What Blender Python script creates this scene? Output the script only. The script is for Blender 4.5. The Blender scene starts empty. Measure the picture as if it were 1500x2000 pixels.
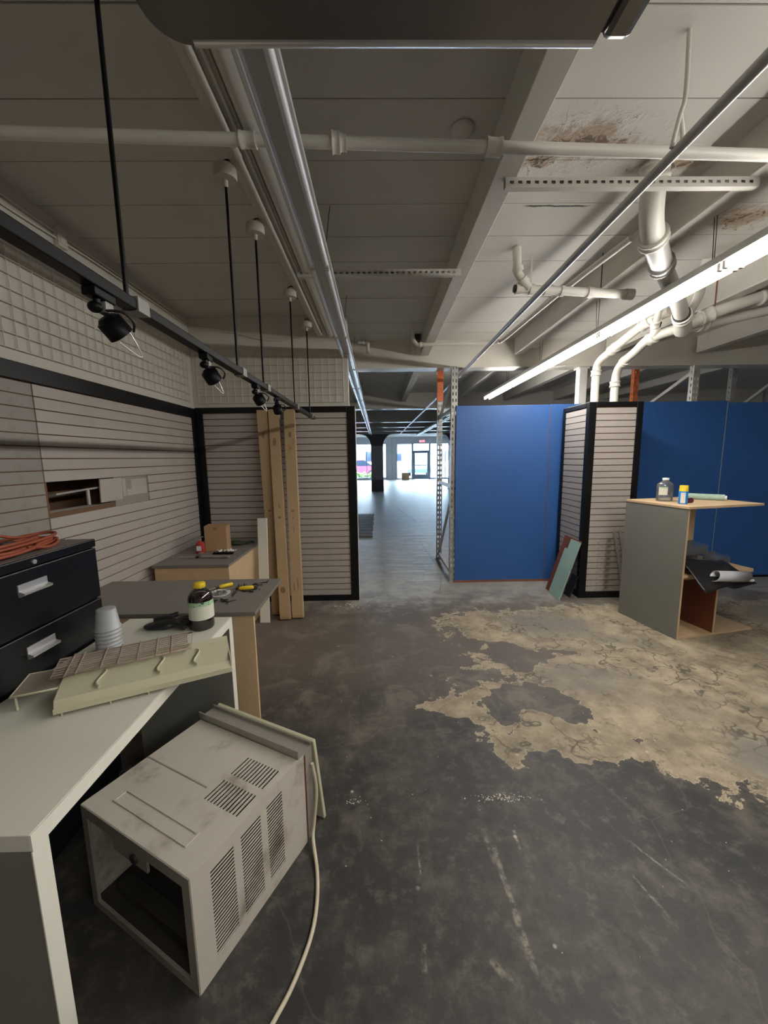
import bpy, bmesh, math, random
from mathutils import Vector, Matrix
random.seed(7)
SC = bpy.context.scene
COL = SC.collection

# ------------------------------------------------------------------ camera
F, ROLL = 750.0, 0.014                      # focal length in pixels of the 1500x2000 frame
def _unroll(x, y):
    a, b = x - 750, 1000 - y
    c, s = math.cos(ROLL), math.sin(ROLL)
    return a * c + b * s, -a * s + b * c
_a, _b = _unroll(738, 894)                  # vanishing point of the room's long axis
_d = Vector((_a / F, _b / F, 1.0)).normalized()
PIT, YAW = math.asin(_d.y), math.atan2(-_d.x, _d.z)
FW = Vector((math.sin(YAW) * math.cos(PIT), math.cos(YAW) * math.cos(PIT), -math.sin(PIT)))
RT = Vector((math.cos(YAW), -math.sin(YAW), 0))
UP = RT.cross(FW)
ix = RT * math.cos(ROLL) - UP * math.sin(ROLL)
iy = RT * math.sin(ROLL) + UP * math.cos(ROLL)
cd = bpy.data.cameras.new('camera')
cd.sensor_fit = 'VERTICAL'; cd.sensor_height = 36.0; cd.sensor_width = 27.0
cd.lens = F * 36.0 / 2000.0
cd.clip_start = 0.02; cd.clip_end = 300
cam = bpy.data.objects.new('camera', cd); COL.objects.link(cam)
M = Matrix((ix, iy, -FW)).transposed().to_4x4(); M.translation = Vector((0, 0, 1.6))
cam.matrix_world = M
SC.camera = cam

# ------------------------------------------------------------------ world, exposure
W = bpy.data.worlds.new('sky'); SC.world = W; W.use_nodes = True
bg = W.node_tree.nodes['Background']
bg.inputs[0].default_value = (0.66, 0.82, 1.0, 1); bg.inputs[1].default_value = 13.0
SC.view_settings.view_transform = 'Standard'; SC.view_settings.look = 'None'
SC.view_settings.exposure = 1.55; SC.view_settings.gamma = 1.0; SC.view_settings.use_curve_mapping = False
SC.cycles.use_denoising = True
SC.cycles.max_bounces = 7; SC.cycles.diffuse_bounces = 4; SC.cycles.glossy_bounces = 3
SC.cycles.use_adaptive_sampling = True; SC.cycles.adaptive_threshold = 0.02
SC.cycles.sample_clamp_indirect = 6.0
TUBE_LIT = 25.0          # emission of the burning fluorescent tubes

# ------------------------------------------------------------------ materials
def lin(c):
    return tuple(((v / 255) / 12.92 if v / 255 <= 0.04045 else ((v / 255 + 0.055) / 1.055) ** 2.4) for v in c)

class NT:
    def __init__(s, name):
        s.m = bpy.data.materials.new(name); s.m.use_nodes = True
        s.t = s.m.node_tree; s.n = s.t.nodes
        s.p = s.n['Principled BSDF']; s.out = s.n['Material Output']
    def new(s, typ, **kw):
        n = s.n.new(typ)
        for k, v in kw.items(): setattr(n, k, v)
        return n
    def link(s, a, b): s.t.links.new(a, b)
    def put(s, sock, v):
        if hasattr(v, 'is_output') or isinstance(v, bpy.types.NodeSocket): s.link(v, sock)
        else: sock.default_value = v
    def math(s, op, a, b=0.0, c=None, clamp=False):
        n = s.new('ShaderNodeMath', operation=op); n.use_clamp = clamp
        s.put(n.inputs[0], a); s.put(n.inputs[1], b)
        if c is not None: s.put(n.inputs[2], c)
        return n.outputs[0]
    def noise(s, scale, detail=4.0, vec=None, rough=0.55, dist=0.0):
        n = s.new('ShaderNodeTexNoise')
        n.inputs['Scale'].default_value = scale; n.inputs['Detail'].default_value = detail
        n.inputs['Roughness'].default_value = rough; n.inputs['Distortion'].default_value = dist
        if vec is not None: s.link(vec, n.inputs['Vector'])
        return n.outputs['Fac']
    def ramp(s, fac, lo, hi):
        n = s.new('ShaderNodeMapRange'); n.interpolation_type = 'SMOOTHSTEP'
        s.put(n.inputs[0], fac); n.inputs[1].default_value = lo; n.inputs[2].default_value = hi
        return n.outputs[0]
    def mix(s, fac, a, b):
        n = s.new('ShaderNodeMix', data_type='RGBA')
        s.put(n.inputs[0], fac)
        for sock, v in ((n.inputs[6], a), (n.inputs[7], b)):
            if isinstance(v, bpy.types.NodeSocket): s.link(v, sock)
            else: sock.default_value = (*v[:3], 1)
        return n.outputs[2]
    def bump(s, h, strength=0.3, dist=0.01):
        n = s.new('ShaderNodeBump'); n.inputs['Strength'].default_value = strength
        n.inputs['Distance'].default_value = dist
        s.link(h, n.inputs['Height']); s.link(n.outputs[0], s.p.inputs['Normal'])

def mat(name, c, rough=0.6, metal=0.0, var=0.12, scale=5.0, bump=0.0, bscale=60.0, dirt=None, dthr=(0.55, 0.72),
        dscale=3.0, spec=0.5, grain=None, coat=0.0):
    t = NT(name); c = lin(c)
    co = t.new('ShaderNodeTexCoord').outputs['Object']
    if grain:
        mp = t.new('ShaderNodeMapping'); mp.inputs['Scale'].default_value = grain
        t.link(co, mp.inputs['Vector']); vec = mp.outputs[0]
    else: vec = co
    f = t.noise(scale, 3.0, vec)
    col = t.mix(f, tuple(v * (1 - var * 1.6) for v in c), tuple(min(1, v * (1 + var * 1.6)) for v in c))
    if dirt:
        f2 = t.ramp(t.noise(dscale, 5.0, co, 0.65), *dthr)
        col = t.mix(f2, col, lin(dirt))
    t.link(col, t.p.inputs['Base Color'])
    t.p.inputs['Roughness'].default_value = rough; t.p.inputs['Metallic'].default_value = metal
    t.p.inputs['Specular IOR Level'].default_value = spec
    if coat: t.p.inputs['Coat Weight'].default_value = coat
    if bump: t.bump(t.noise(bscale, 2.0, vec), bump, 0.004)
    return t.m

def emit(name, c, s):
    t = NT(name); e = t.new('ShaderNodeEmission')
    e.inputs[0].default_value = (*c, 1); e.inputs[1].default_value = s
    t.link(e.outputs[0], t.out.inputs[0]); return t.m

def glassy(name, tint=(1, 1, 1), gloss=0.1, rough=0.02, base=None, basemix=0.0):
    t = NT(name)
    tr = t.new('ShaderNodeBsdfTransparent'); tr.inputs[0].default_value = (*tint, 1)
    gl = t.new('ShaderNodeBsdfGlossy'); gl.inputs['Roughness'].default_value = rough
    fr = t.new('ShaderNodeFresnel'); fr.inputs[0].default_value = 1.45
    mx = t.new('ShaderNodeMixShader'); t.link(t.math('ADD', t.math('MULTIPLY', fr.outputs[0], 0.8), gloss * 0.3), mx.inputs[0])
    t.link(tr.outputs[0], mx.inputs[1]); t.link(gl.outputs[0], mx.inputs[2]); o = mx.outputs[0]
    if base:
        df = t.new('ShaderNodeBsdfDiffuse'); df.inputs[0].default_value = (*lin(base), 1)
        m2 = t.new('ShaderNodeMixShader'); m2.inputs[0].default_value = basemix
        t.link(o, m2.inputs[1]); t.link(df.outputs[0], m2.inputs[2]); o = m2.outputs[0]
    t.link(o, t.out.inputs[0]); return t.m

MT = {}
MT['slat'] = mat('slat_grey', (176, 168, 161), 0.45, var=0.06, dirt=(140, 130, 118), dthr=(0.6, 0.85), dscale=2.0)
MT['slat_old'] = mat('slat_grey_old', (146, 141, 134), 0.5, var=0.08, dirt=(120, 110, 98), dthr=(0.55, 0.8), dscale=3.0)
MT['slat_back'] = mat('slat_warm_grey', (176, 168, 161), 0.5, var=0.06)
MT['slat_col'] = mat('slat_pale', (176, 168, 161), 0.4, var=0.05)
MT['slat_col_dirty'] = mat('slat_worn', (176, 168, 161), 0.45, var=0.06, dirt=(112, 100, 84), dthr=(0.48, 0.75), dscale=7.0)
MT['groove_brown'] = mat('groove_brown', (112, 84, 62), 0.9)
MT['groove'] = MT['groove_brown']
MT['black'] = mat('black_paint', (17, 17, 20), 0.36, var=0.25, bump=0.15, bscale=25, dirt=(50, 48, 50), dthr=(0.7, 0.9), dscale=6, spec=0.3)
MT['wall'] = mat('cream_wall', (204, 199, 189), 0.7, var=0.04, bump=0.2, bscale=9, dirt=(178, 168, 150), dthr=(0.6, 0.85), dscale=1.6)
MT['wire_white'] = mat('painted_wire', (212, 207, 196), 0.5, var=0.05)
MT['beam'] = mat('beam_paint', (202, 198, 189), 0.6, var=0.05, bump=0.1, bscale=8, dirt=(176, 168, 150), dthr=(0.6, 0.85))
MT['girder'] = mat('girder_paint', (208, 203, 191), 0.55, var=0.04, bump=0.08, bscale=5)
MT['far'] = mat('far_paint', (128, 124, 122), 0.8, var=0.06)
MT['farwall'] = mat('far_wall', (176, 174, 178), 0.8, var=0.05)
MT['pipe_white'] = mat('painted_pipe', (212, 208, 199), 0.42, var=0.05, dirt=(180, 168, 146), dthr=(0.6, 0.85), dscale=6)
MT['pipe_metal'] = mat('bare_pipe', (188, 185, 182), 0.32, 0.4, var=0.08)
MT['galv'] = mat('galvanised', (176, 175, 172), 0.35, 0.35, var=0.12, scale=20)
MT['rubber'] = mat('dark_rubber', (48, 44, 42), 0.6)
MT['hood'] = mat('dark_metal_casing', (128, 126, 124), 0.2, 0.7, var=0.1, scale=3)
MT['hood_in'] = mat('dark_metal_recess', (112, 108, 98), 0.4, 0.3)
MT['fixture'] = mat('fixture_enamel', (206, 205, 200), 0.35, var=0.05)
MT['fixture_grey'] = mat('fixture_grey', (150, 145, 140), 0.35, 0.2, var=0.08)
MT['tube_off'] = mat('tube_unlit', (224, 226, 232), 0.18, var=0.02)
MT['tube_on'] = emit('tube_lit', (1.0, 0.965, 0.90), TUBE_LIT)
MT['socket'] = mat('socket_plastic', (190, 186, 178), 0.5)
MT['blue'] = mat('blue_panel', (44, 90, 154), 0.5, var=0.06, scale=2, dirt=(60, 104, 176), dthr=(0.66, 0.9), dscale=1.4)
MT['rust'] = mat('rusty_strip', (128, 84, 60), 0.7, var=0.2)
MT['rack_grey'] = mat('rack_grey', (172, 168, 162), 0.42, 0.3, var=0.1, dirt=(120, 100, 82), dthr=(0.62, 0.8), dscale=9)
MT['rack_orange'] = mat('rack_orange', (206, 106, 56), 0.5, var=0.1)
MT['grey_lam'] = mat('grey_laminate', (118, 117, 110), 0.5, var=0.05, bump=0.05)
MT['mdf'] = mat('fibreboard', (202, 174, 138), 0.6, var=0.08, grain=(1, 1, 1), scale=9)
MT['brown'] = mat('brown_hardboard', (112, 62, 42), 0.5, var=0.12, scale=8)
MT['white_lam'] = mat('white_laminate', (218, 217, 203), 0.38, var=0.03, dirt=(190, 187, 172), dthr=(0.6, 0.85), dscale=3)
MT['white_edge'] = mat('white_edge', (236, 233, 220), 0.45, var=0.03)
MT['desk_top'] = mat('desk_grey', (122, 117, 111), 0.5, var=0.07, dirt=(150, 144, 134), dthr=(0.6, 0.8), dscale=5)
MT['card'] = mat('cardboard', (178, 152, 118), 0.75, var=0.07, scale=4, dirt=(160, 124, 84), dthr=(0.6, 0.8), dscale=7)
MT['card2'] = mat('cardboard_tan', (172, 138, 102), 0.75, var=0.07, scale=4)
MT['ink'] = mat('ink_print', (138, 110, 80), 0.8)
MT['white_board'] = mat('white_board', (222, 219, 208), 0.5, var=0.03)
MT['cab_black'] = mat('black_steel', (14, 14, 18), 0.3, 0.1, var=0.2, dirt=(40, 40, 44), dthr=(0.68, 0.9), dscale=14)
MT['chrome'] = mat('chrome', (232, 232, 234), 0.28, 0.75, var=0.04)
MT['dust'] = mat('dusty_top', (120, 112, 104), 0.6, var=0.1)
MT['cord_orange'] = mat('orange_cord', (150, 74, 50), 0.6, var=0.12)
MT['cord_white'] = mat('cream_cord', (206, 196, 172), 0.5, var=0.06)
MT['ac'] = mat('ac_enamel', (196, 190, 178), 0.5, var=0.05, scale=3, dirt=(112, 100, 84), dthr=(0.50, 0.78), dscale=4.5, bump=0.06)
MT['ac_zinc'] = mat('ac_zinc', (164, 160, 150), 0.45, 0.35, var=0.12, dirt=(110, 102, 90), dthr=(0.55, 0.8), dscale=8)
MT['ac_dark'] = mat('ac_inside', (26, 25, 24), 0.7)
MT['ac_inner'] = mat('ac_base', (60, 56, 52), 0.6, 0.1)
MT['cream'] = mat('cream_plastic', (202, 198, 170), 0.4, var=0.04, dirt=(188, 180, 140), dthr=(0.6, 0.85))
MT['taupe'] = mat('taupe_wire', (156, 138, 126), 0.5, var=0.08)
MT['mesh_grey'] = mat('filter_mesh', (138, 128, 116), 0.8, var=0.15, scale=120)
MT['glove'] = mat('black_nitrile', (30, 31, 33), 0.42, var=0.15, bump=0.3, bscale=50)
MT['juice'] = glassy('dark_juice', (0.20, 0.03, 0.02), 0.1, base=(48, 10, 12), basemix=0.75)
MT['clear'] = glassy('clear_plastic', (0.93, 0.95, 0.97), 0.3, 0.05, base=(225, 228, 232), basemix=0.09)
MT['clear_jar'] = glassy('clear_glass', (0.9, 0.92, 0.9), 0.25, 0.03)
MT['yellow'] = mat('yellow_plastic', (232, 200, 44), 0.35, var=0.05)
MT['frost'] = glassy('frosted_cup', (0.8, 0.82, 0.84), 0.2, 0.3, base=(206, 208, 210), basemix=0.55)
MT['red_soap'] = glassy('red_soap', (0.8, 0.12, 0.1), 0.2, base=(196, 74, 66), basemix=0.7)
MT['white_plain'] = mat('white_plastic', (232, 232, 230), 0.4, var=0.02)
MT['spray_blue'] = mat('can_blue', (30, 128, 208), 0.3, var=0.04)
MT['purple'] = mat('purple_cap', (84, 28, 62), 0.4)
MT['roller'] = mat('roller_nap', (160, 184, 172), 0.95, var=0.12, scale=60, bump=0.8, bscale=160)
MT['teal'] = mat('teal_panel', (146, 176, 164), 0.45, var=0.05)
MT['dark_scrap'] = mat('dark_scrap', (44, 44, 40), 0.4, var=0.3)
MT['vinyl_black'] = mat('black_vinyl', (34, 34, 36), 0.35, var=0.15)
MT['vinyl_grey'] = mat('grey_sheet', (178, 180, 184), 0.35, var=0.06)
MT['steel_small'] = mat('small_steel', (170, 166, 160), 0.3, 0.8)
MT['iron'] = mat('dark_iron', (58, 54, 50), 0.45, 0.6)
MT['green'] = mat('green_cloth', (58, 70, 40), 0.8)
MT['track'] = mat('track_black', (9, 9, 11), 0.45, 0.0, spec=0.2)
MT['track_grey'] = mat('track_fitting', (132, 130, 126), 0.45, 0.2)
MT['canopy'] = mat('canopy_paint', (178, 172, 160), 0.5, var=0.06)
MT['metal_store'] = mat('store_frame', (140, 156, 176), 0.45, 0.2, var=0.05)
MT['store_wall'] = mat('store_wall', (200, 205, 216), 0.8, var=0.06, scale=2)
MT['glass'] = glassy('window_glass', (0.96, 1.0, 1.0), 0.0)
def blind_mat():
    t = NT('white_blind'); tl = t.new('ShaderNodeBsdfTranslucent'); tl.inputs[0].default_value = (0.85, 0.86, 0.88, 1)
    t.p.inputs['Base Color'].default_value = (0.85, 0.85, 0.86, 1); t.p.inputs['Roughness'].default_value = 0.8
    nz = t.new('ShaderNodeTexNoise'); nz.inputs['Scale'].default_value = 40.0
    mx = t.new('ShaderNodeMixShader'); t.link(t.math('ADD', 0.55, t.math('MULTIPLY', nz.outputs['Fac'], 0.1)), mx.inputs[0]); t.link(t.p.outputs[0], mx.inputs[1]); t.link(tl.outputs[0], mx.inputs[2])
    t.link(mx.outputs[0], t.out.inputs[0]); return t.m
MT['blind'] = blind_mat()
MT['flange'] = mat('flange_paint', (208, 203, 191), 0.3, var=0.04)
MT['exit'] = emit('exit_red', (1.0, 0.16, 0.2), 2.2)
MT['num'] = mat('vinyl_number', (70, 84, 92), 0.6)
MT['asphalt'] = mat('asphalt', (120, 122, 126), 0.9)
MT['facade'] = mat('facade', (206, 212, 220), 0.8, var=0.05)
MT['car_dark'] = mat('car_paint_dark', (74, 96, 124), 0.25, 0.3)
MT['car_pink'] = mat('car_paint_red', (196, 60, 92), 0.25, 0.2)
MT['car_glass'] = mat('car_window', (30, 40, 52), 0.1)
MT['tyre'] = mat('tyre', (30, 30, 32), 0.8)
MT['column'] = mat('column_paint', (176, 168, 172), 0.7, var=0.06)
MT['column_dark'] = mat('column_dark', (104, 98, 106), 0.7, var=0.06)
MT['grate'] = mat('brown_board', (92, 78, 74), 0.7, var=0.12)
MT['flake'] = mat('paint_flake', (214, 206, 190), 0.8)
MT['planter'] = mat('shrub', (96, 124, 60), 0.9, var=0.3)

def label_mat():
    t = NT('bottle_label'); g = t.new('ShaderNodeTexCoord').outputs['Object']
    sp = t.new('ShaderNodeSeparateXYZ'); t.link(g, sp.inputs[0])
    zf = t.ramp(sp.outputs[2], 0.118, 0.126)
    col = t.mix(zf, lin((222, 222, 208)), lin((168, 204, 164)))
    spk = t.ramp(t.noise(70, 1.0, g), 0.62, 0.66)
    col = t.mix(t.math('MULTIPLY', spk, zf), col, lin((60, 92, 62)))
    t.link(col, t.p.inputs['Base Color']); t.p.inputs['Roughness'].default_value = 0.5
    return t.m
MT['label'] = label_mat()

def ceiling_mat():
    t = NT('ceiling_paint')
    pos = t.new('ShaderNodeNewGeometry').outputs['Position']
    sp = t.new('ShaderNodeSeparateXYZ'); t.link(pos, sp.inputs[0])
    f = t.noise(1.4, 6.0, pos)
    col = t.mix(f, lin((190, 186, 178)), lin((210, 207, 200)))
    def blob(cx, cy, rx, ry):
        s = t.new('ShaderNodeVectorMath', operation='SUBTRACT'); t.link(pos, s.inputs[0]); s.inputs[1].default_value = (cx, cy, 0)
        m = t.new('ShaderNodeVectorMath', operation='MULTIPLY'); t.link(s.outputs[0], m.inputs[0]); m.inputs[1].default_value = (1 / rx, 1 / ry, 0)
        l = t.new('ShaderNodeVectorMath', operation='LENGTH'); t.link(m.outputs[0], l.inputs[0])
        return t.math('SUBTRACT', 1.0, l.outputs['Value'])
    b = blob(1.0, 2.02, 0.42, 0.22)
    for a in ((1.5, 2.16, 0.3, 0.09), (0.8, 2.12, 0.16, 0.1), (2.3, 2.6, 0.3, 0.2)):
        b = t.math('MAXIMUM', b, blob(*a))
    n = t.math('SUBTRACT', t.noise(9.0, 5.0, pos, 0.7), 0.5)
    e = t.math('ADD', b, t.math('MULTIPLY', n, 2.2))
    col = t.mix(t.math('MULTIPLY', t.ramp(e, 0.25, 0.8), 0.75), col, lin((150, 122, 88)))
    n2 = t.math('SUBTRACT', t.noise(16.0, 4.0, pos, 0.7, 1.0), 0.5)
    e2 = t.math('ADD', b, t.math('MULTIPLY', n2, 3.0))
    col = t.mix(t.math('MULTIPLY', t.ramp(e2, 0.72, 0.95), 0.85), col, lin((84, 58, 34)))
    gx = t.math('MULTIPLY', t.ramp(sp.outputs[0], 0.86, 0.92), t.ramp(sp.outputs[0], 1.30, 1.22))
    gy = t.ramp(t.math('ABSOLUTE', t.math('ADD', t.math('SUBTRACT', sp.outputs[1], 2.47), t.math('MULTIPLY', t.math('SUBTRACT', t.noise(14.0, 3.0, pos), 0.5), 0.02))), 0.009, 0.004)
    col = t.mix(t.math('MULTIPLY', gx, gy), col, lin((30, 26, 22)))
    t.link(col, t.p.inputs['Base Color']); t.p.inputs['Roughness'].default_value = 0.62
    h = t.math('ADD', t.noise(3.0, 5.0, pos), t.math('MULTIPLY', t.ramp(e2, 0.2, 0.9), 1.6))
    t.bump(h, 0.35, 0.012)
    return t.m
MT['ceiling'] = ceiling_mat()

def floor_mat():
    t = NT('worn_concrete_floor')
    pos = t.new('ShaderNodeNewGeometry').outputs['Position']
    sp = t.new('ShaderNodeSeparateXYZ'); t.link(pos, sp.inputs[0])
    def warp(v, sc, amp):
        nn = t.new('ShaderNodeTexNoise'); nn.inputs['Scale'].default_value = sc; nn.inputs['Detail'].default_value = 2.5; t.link(pos, nn.inputs['Vector'])
        a = t.new('ShaderNodeVectorMath', operation='SUBTRACT'); t.link(nn.outputs['Color'], a.inputs[0]); a.inputs[1].default_value = (0.5, 0.5, 0.5)
        m = t.new('ShaderNodeVectorMath', operation='SCALE'); t.link(a.outputs[0], m.inputs[0]); m.inputs[3].default_value = amp
        d = t.new('ShaderNodeVectorMath', operation='ADD'); t.link(v, d.inputs[0]); t.link(m.outputs[0], d.inputs[1]); return d.outputs[0]
    wp = warp(warp(pos, 1.9, 0.75), 8.0, 0.30)
    wl_ = warp(pos, 5.0, 0.05); sp2 = t.new('ShaderNodeSeparateXYZ'); t.link(wl_, sp2.inputs[0])
    X, Y = sp2.outputs[0], sp2.outputs[1]
    def blob(cx, cy, rx, ry):
        s = t.new('ShaderNodeVectorMath', operation='SUBTRACT'); t.link(wp, s.inputs[0]); s.inputs[1].default_value = (cx, cy, 0)
        m = t.new('ShaderNodeVectorMath', operation='MULTIPLY'); t.link(s.outputs[0], m.inputs[0]); m.inputs[1].default_value = (1 / rx, 1 / ry, 0)
        l = t.new('ShaderNodeVectorMath', operation='LENGTH'); t.link(m.outputs[0], l.inputs[0])
        return t.math('SUBTRACT', 1.0, l.outputs['Value'])
    def streak(x0, y0, x1, y1, w):
        dx, dy = x1 - x0, y1 - y0; L = math.hypot(dx, dy)
        a = t.math('ADD', t.math('MULTIPLY', t.math('SUBTRACT', X, x0), dx / L), t.math('MULTIPLY', t.math('SUBTRACT', Y, y0), dy / L))
        c = t.math('ABSOLUTE', t.math('ADD', t.math('MULTIPLY', t.math('SUBTRACT', X, x0), -dy / L), t.math('MULTIPLY', t.math('SUBTRACT', Y, y0), dx / L)))
        ins = t.math('MULTIPLY', t.ramp(a, 0.0, L * 0.12), t.ramp(a, L, L * 0.85))
        return t.math('MULTIPLY', ins, t.ramp(c, w, w * 0.3))
    big = t.noise(0.9, 3.0, pos, 0.6); mid = t.noise(4.5, 6.0, pos, 0.68); fine = t.noise(28.0, 4.0, pos, 0.7)
    # dark paint still on the slab
    dark = t.mix(t.ramp(big, 0.35, 0.7), lin((44, 44, 44)), lin((70, 66, 62)))
    dark = t.mix(t.ramp(mid, 0.46, 0.74), dark, lin((90, 85, 78)))
    mott = t.noise(13.0, 6.0, pos, 0.75)
    dark = t.mix(t.math('MULTIPLY', t.ramp(mott, 0.5, 0.68), 0.45), dark, lin((112, 106, 96)))
    dark = t.mix(t.math('MULTIPLY', t.ramp(mott, 0.48, 0.34), 0.5), dark, lin((38, 37, 37)))
    # brownish thinner paint in the middle of the room
    brown = t.math('MULTIPLY', t.ramp(t.math('ADD', Y, t.math('MULTIPLY', big, 1.2)), 2.3, 3.6), 0.75)
    dark = t.mix(brown, dark, lin((104, 94, 85)))
    dust = t.math('MULTIPLY', t.math('MULTIPLY', t.ramp(t.noise(3.4, 6.0, pos, 0.7, 0.5), 0.48, 0.66), t.ramp(Y, 1.5, 2.6)), 0.6)
    dark = t.mix(dust, dark, lin((128, 120, 109)))
    # bare beige concrete where the paint came off
    b = blob(2.3, 2.75, 1.75, 1.15)
    for a in ((0.95, 3.45, 0.5, 0.42), (0.75, 2.35, 0.62, 0.24), (1.05, 2.02, 0.55, 0.2), (2.1, 2.0, 0.9, 0.5), (3.3, 3.1, 1.5, 1.2), (1.9, 3.4, 1.0, 0.6)):
        b = t.math('MAXIMUM', b, blob(*a))
    for a in ((1.0, 2.36, 0.34, 0.2), (1.12, 2.95, 0.36, 0.2), (0.5, 2.75, 0.3, 0.22)):
        b = t.math('MINIMUM', b, t.math('SUBTRACT', 0.3, t.math('MULTIPLY', blob(*a), 1.3)))
    nz = t.math('SUBTRACT', t.noise(4.5, 7.0, pos, 0.72, 0.4), 0.5)
    e = t.math('ADD', b, t.math('MULTIPLY', nz, 1.3))
    patch = t.ramp(e, 0.155, 0.185)
    soft = t.math('MULTIPLY', t.ramp(e, -0.15, 0.5), 0.35)
    beige = t.mix(t.ramp(mid, 0.3, 0.7), lin((120, 108, 90)), lin((172, 158, 134)))
    beige = t.mix(t.ramp(big, 0.48, 0.66), beige, lin((122, 116, 107)))
    v3 = t.new('ShaderNodeTexVoronoi', feature='DISTANCE_TO_EDGE'); v3.inputs['Scale'].default_value = 3.2; t.link(warp(pos, 6.0, 0.5), v3.inputs['Vector'])
    fl_ = t.math('MULTIPLY', t.ramp(v3.outputs['Distance'], 0.045, 0.006), t.ramp(t.noise(1.6, 4.0, pos), 0.42, 0.6))
    beige = t.mix(t.math('MULTIPLY', fl_, 0.8), beige, lin((74, 68, 58)))
    beige = t.mix(t.math('MULTIPLY', t.ramp(t.noise(6.5, 6.0, pos, 0.75), 0.56, 0.66), 0.65), beige, lin((92, 86, 76)))
    beige = t.mix(t.math('MULTIPLY', t.ramp(fine, 0.56, 0.72), 0.5), beige, lin((98, 88, 74)))
    col = t.mix(soft, dark, lin((128, 118, 104)))
    col = t.mix(patch, col, beige)
    rim = t.math('MULTIPLY', t.ramp(e, 0.14, 0.16), t.ramp(e, 0.2, 0.175))
    col = t.mix(t.math('MULTIPLY', rim, 0.55), col, lin((206, 190, 160)))
    # lighter grey slab further back
    far = t.ramp(t.math('ADD', Y, t.math('MULTIPLY', t.math('SUBTRACT', mid, 0.5), 1.4)), 3.75, 4.5)
    grey = t.mix(t.ramp(mid, 0.35, 0.7), lin((136, 134, 128)), lin((164, 160, 152)))
    col = t.mix(t.math('MULTIPLY', far, 0.9), col, grey)
    # white paint specks, scuffs and hairline cracks
    vor = t.new('ShaderNodeTexVoronoi'); vor.inputs['Scale'].default_value = 9.0; t.link(pos, vor.inputs['Vector'])
    speck = t.math('MULTIPLY', t.ramp(vor.outputs['Distance'], 0.1, 0.04), t.ramp(t.noise(2.2, 2.0, pos), 0.54, 0.62))
    col = t.mix(t.math('MULTIPLY', speck, 0.75), col, lin((196, 190, 178)))
    sc = streak(0.45, 1.42, 0.473, 0.95, 0.016)
    for a in ((0.43, 1.42, 0.44, 1.3, 0.012), (0.13, 1.06, 0.12, 0.99, 0.012), (0.33, 1.02, 0.4, 0.94, 0.018), (1.0, 1.42, 1.14, 1.2, 0.008),
              (0.95, 1.25, 1.0, 1.1, 0.008), (0.57, 1.45, 0.56, 1.35, 0.008), (0.14, 1.4, 0.14, 1.26, 0.006)):
        sc = t.math('MAXIMUM', sc, streak(*a))
    sc = t.math('MULTIPLY', t.math('MULTIPLY', sc, t.ramp(fine, 0.38, 0.62)), t.ramp(mid, 0.36, 0.56))
    col = t.mix(t.math('MULTIPLY', sc, 0.5), col, lin((176, 166, 150)))
    v2 = t.new('ShaderNodeTexVoronoi', feature='DISTANCE_TO_EDGE'); v2.inputs['Scale'].default_value = 0.8
    wob = t.new('ShaderNodeVectorMath', operation='ADD'); t.link(pos, wob.inputs[0])
    nn = t.new('ShaderNodeTexNoise'); nn.inputs['Scale'].default_value = 3.0; t.link(pos, nn.inputs['Vector'])
    scn = t.new('ShaderNodeVectorMath', operation='SCALE'); t.link(nn.outputs['Color'], scn.inputs[0]); scn.inputs[3].default_value = 0.35
    t.link(scn.outputs[0], wob.inputs[1]); t.link(wob.outputs[0], v2.inputs['Vector'])
    crack = t.math('MULTIPLY', t.ramp(v2.outputs['Distance'], 0.005, 0.001), 0.14)
    col = t.mix(crack, col, lin((132, 122, 110)))
    jl = t.math('MAXIMUM', streak(-7, 9.45, 9, 9.38, 0.05), streak(-7, 7.75, 9, 7.68, 0.035))
    for a in ((0.78, 7.4, 0.86, 5.2, 0.012), (0.86, 5.2, 0.72, 4.4, 0.010), (0.55, 12.5, 1.0, 9.0, 0.03)): jl = t.math('MAXIMUM', jl, streak(*a))
    col = t.mix(t.math('MULTIPLY', jl, 0.6), col, lin((82, 80, 78)))
    t.link(col, t.p.inputs['Base Color'])
    r = t.math('ADD', 0.42, t.math('MULTIPLY', mid, 0.25))
    r = t.math('ADD', r, t.math('MULTIPLY', patch, 0.18))
    r = t.math('SUBTRACT', r, t.math('MULTIPLY', far, 0.12))
    t.link(r, t.p.inputs['Roughness'])
    h = t.math('ADD', t.math('MULTIPLY', mid, 0.5), t.math('MULTIPLY', fine, 0.16))
    h = t.math('SUBTRACT', h, t.math('MULTIPLY', patch, 0.5))
    mpv = t.new('ShaderNodeMapping'); mpv.inputs['Scale'].default_value = (0.9, 3.2, 1); t.link(pos, mpv.inputs['Vector'])
    h = t.math('ADD', h, t.math('MULTIPLY', far, t.math('MULTIPLY', t.noise(1.3, 5.0, mpv.outputs[0], 0.6), 2.2)))
    t.bump(h, 0.5, 0.012)
    return t.m
MT['floor'] = floor_mat()

ORD = ['first', 'second', 'third', 'fourth', 'fifth', 'sixth', 'seventh', 'eighth', 'ninth', 'tenth', 'eleventh', 'twelfth', 'thirteenth', 'fourteenth', 'fifteenth', 'sixteenth', 'seventeenth', 'eighteenth']
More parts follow.
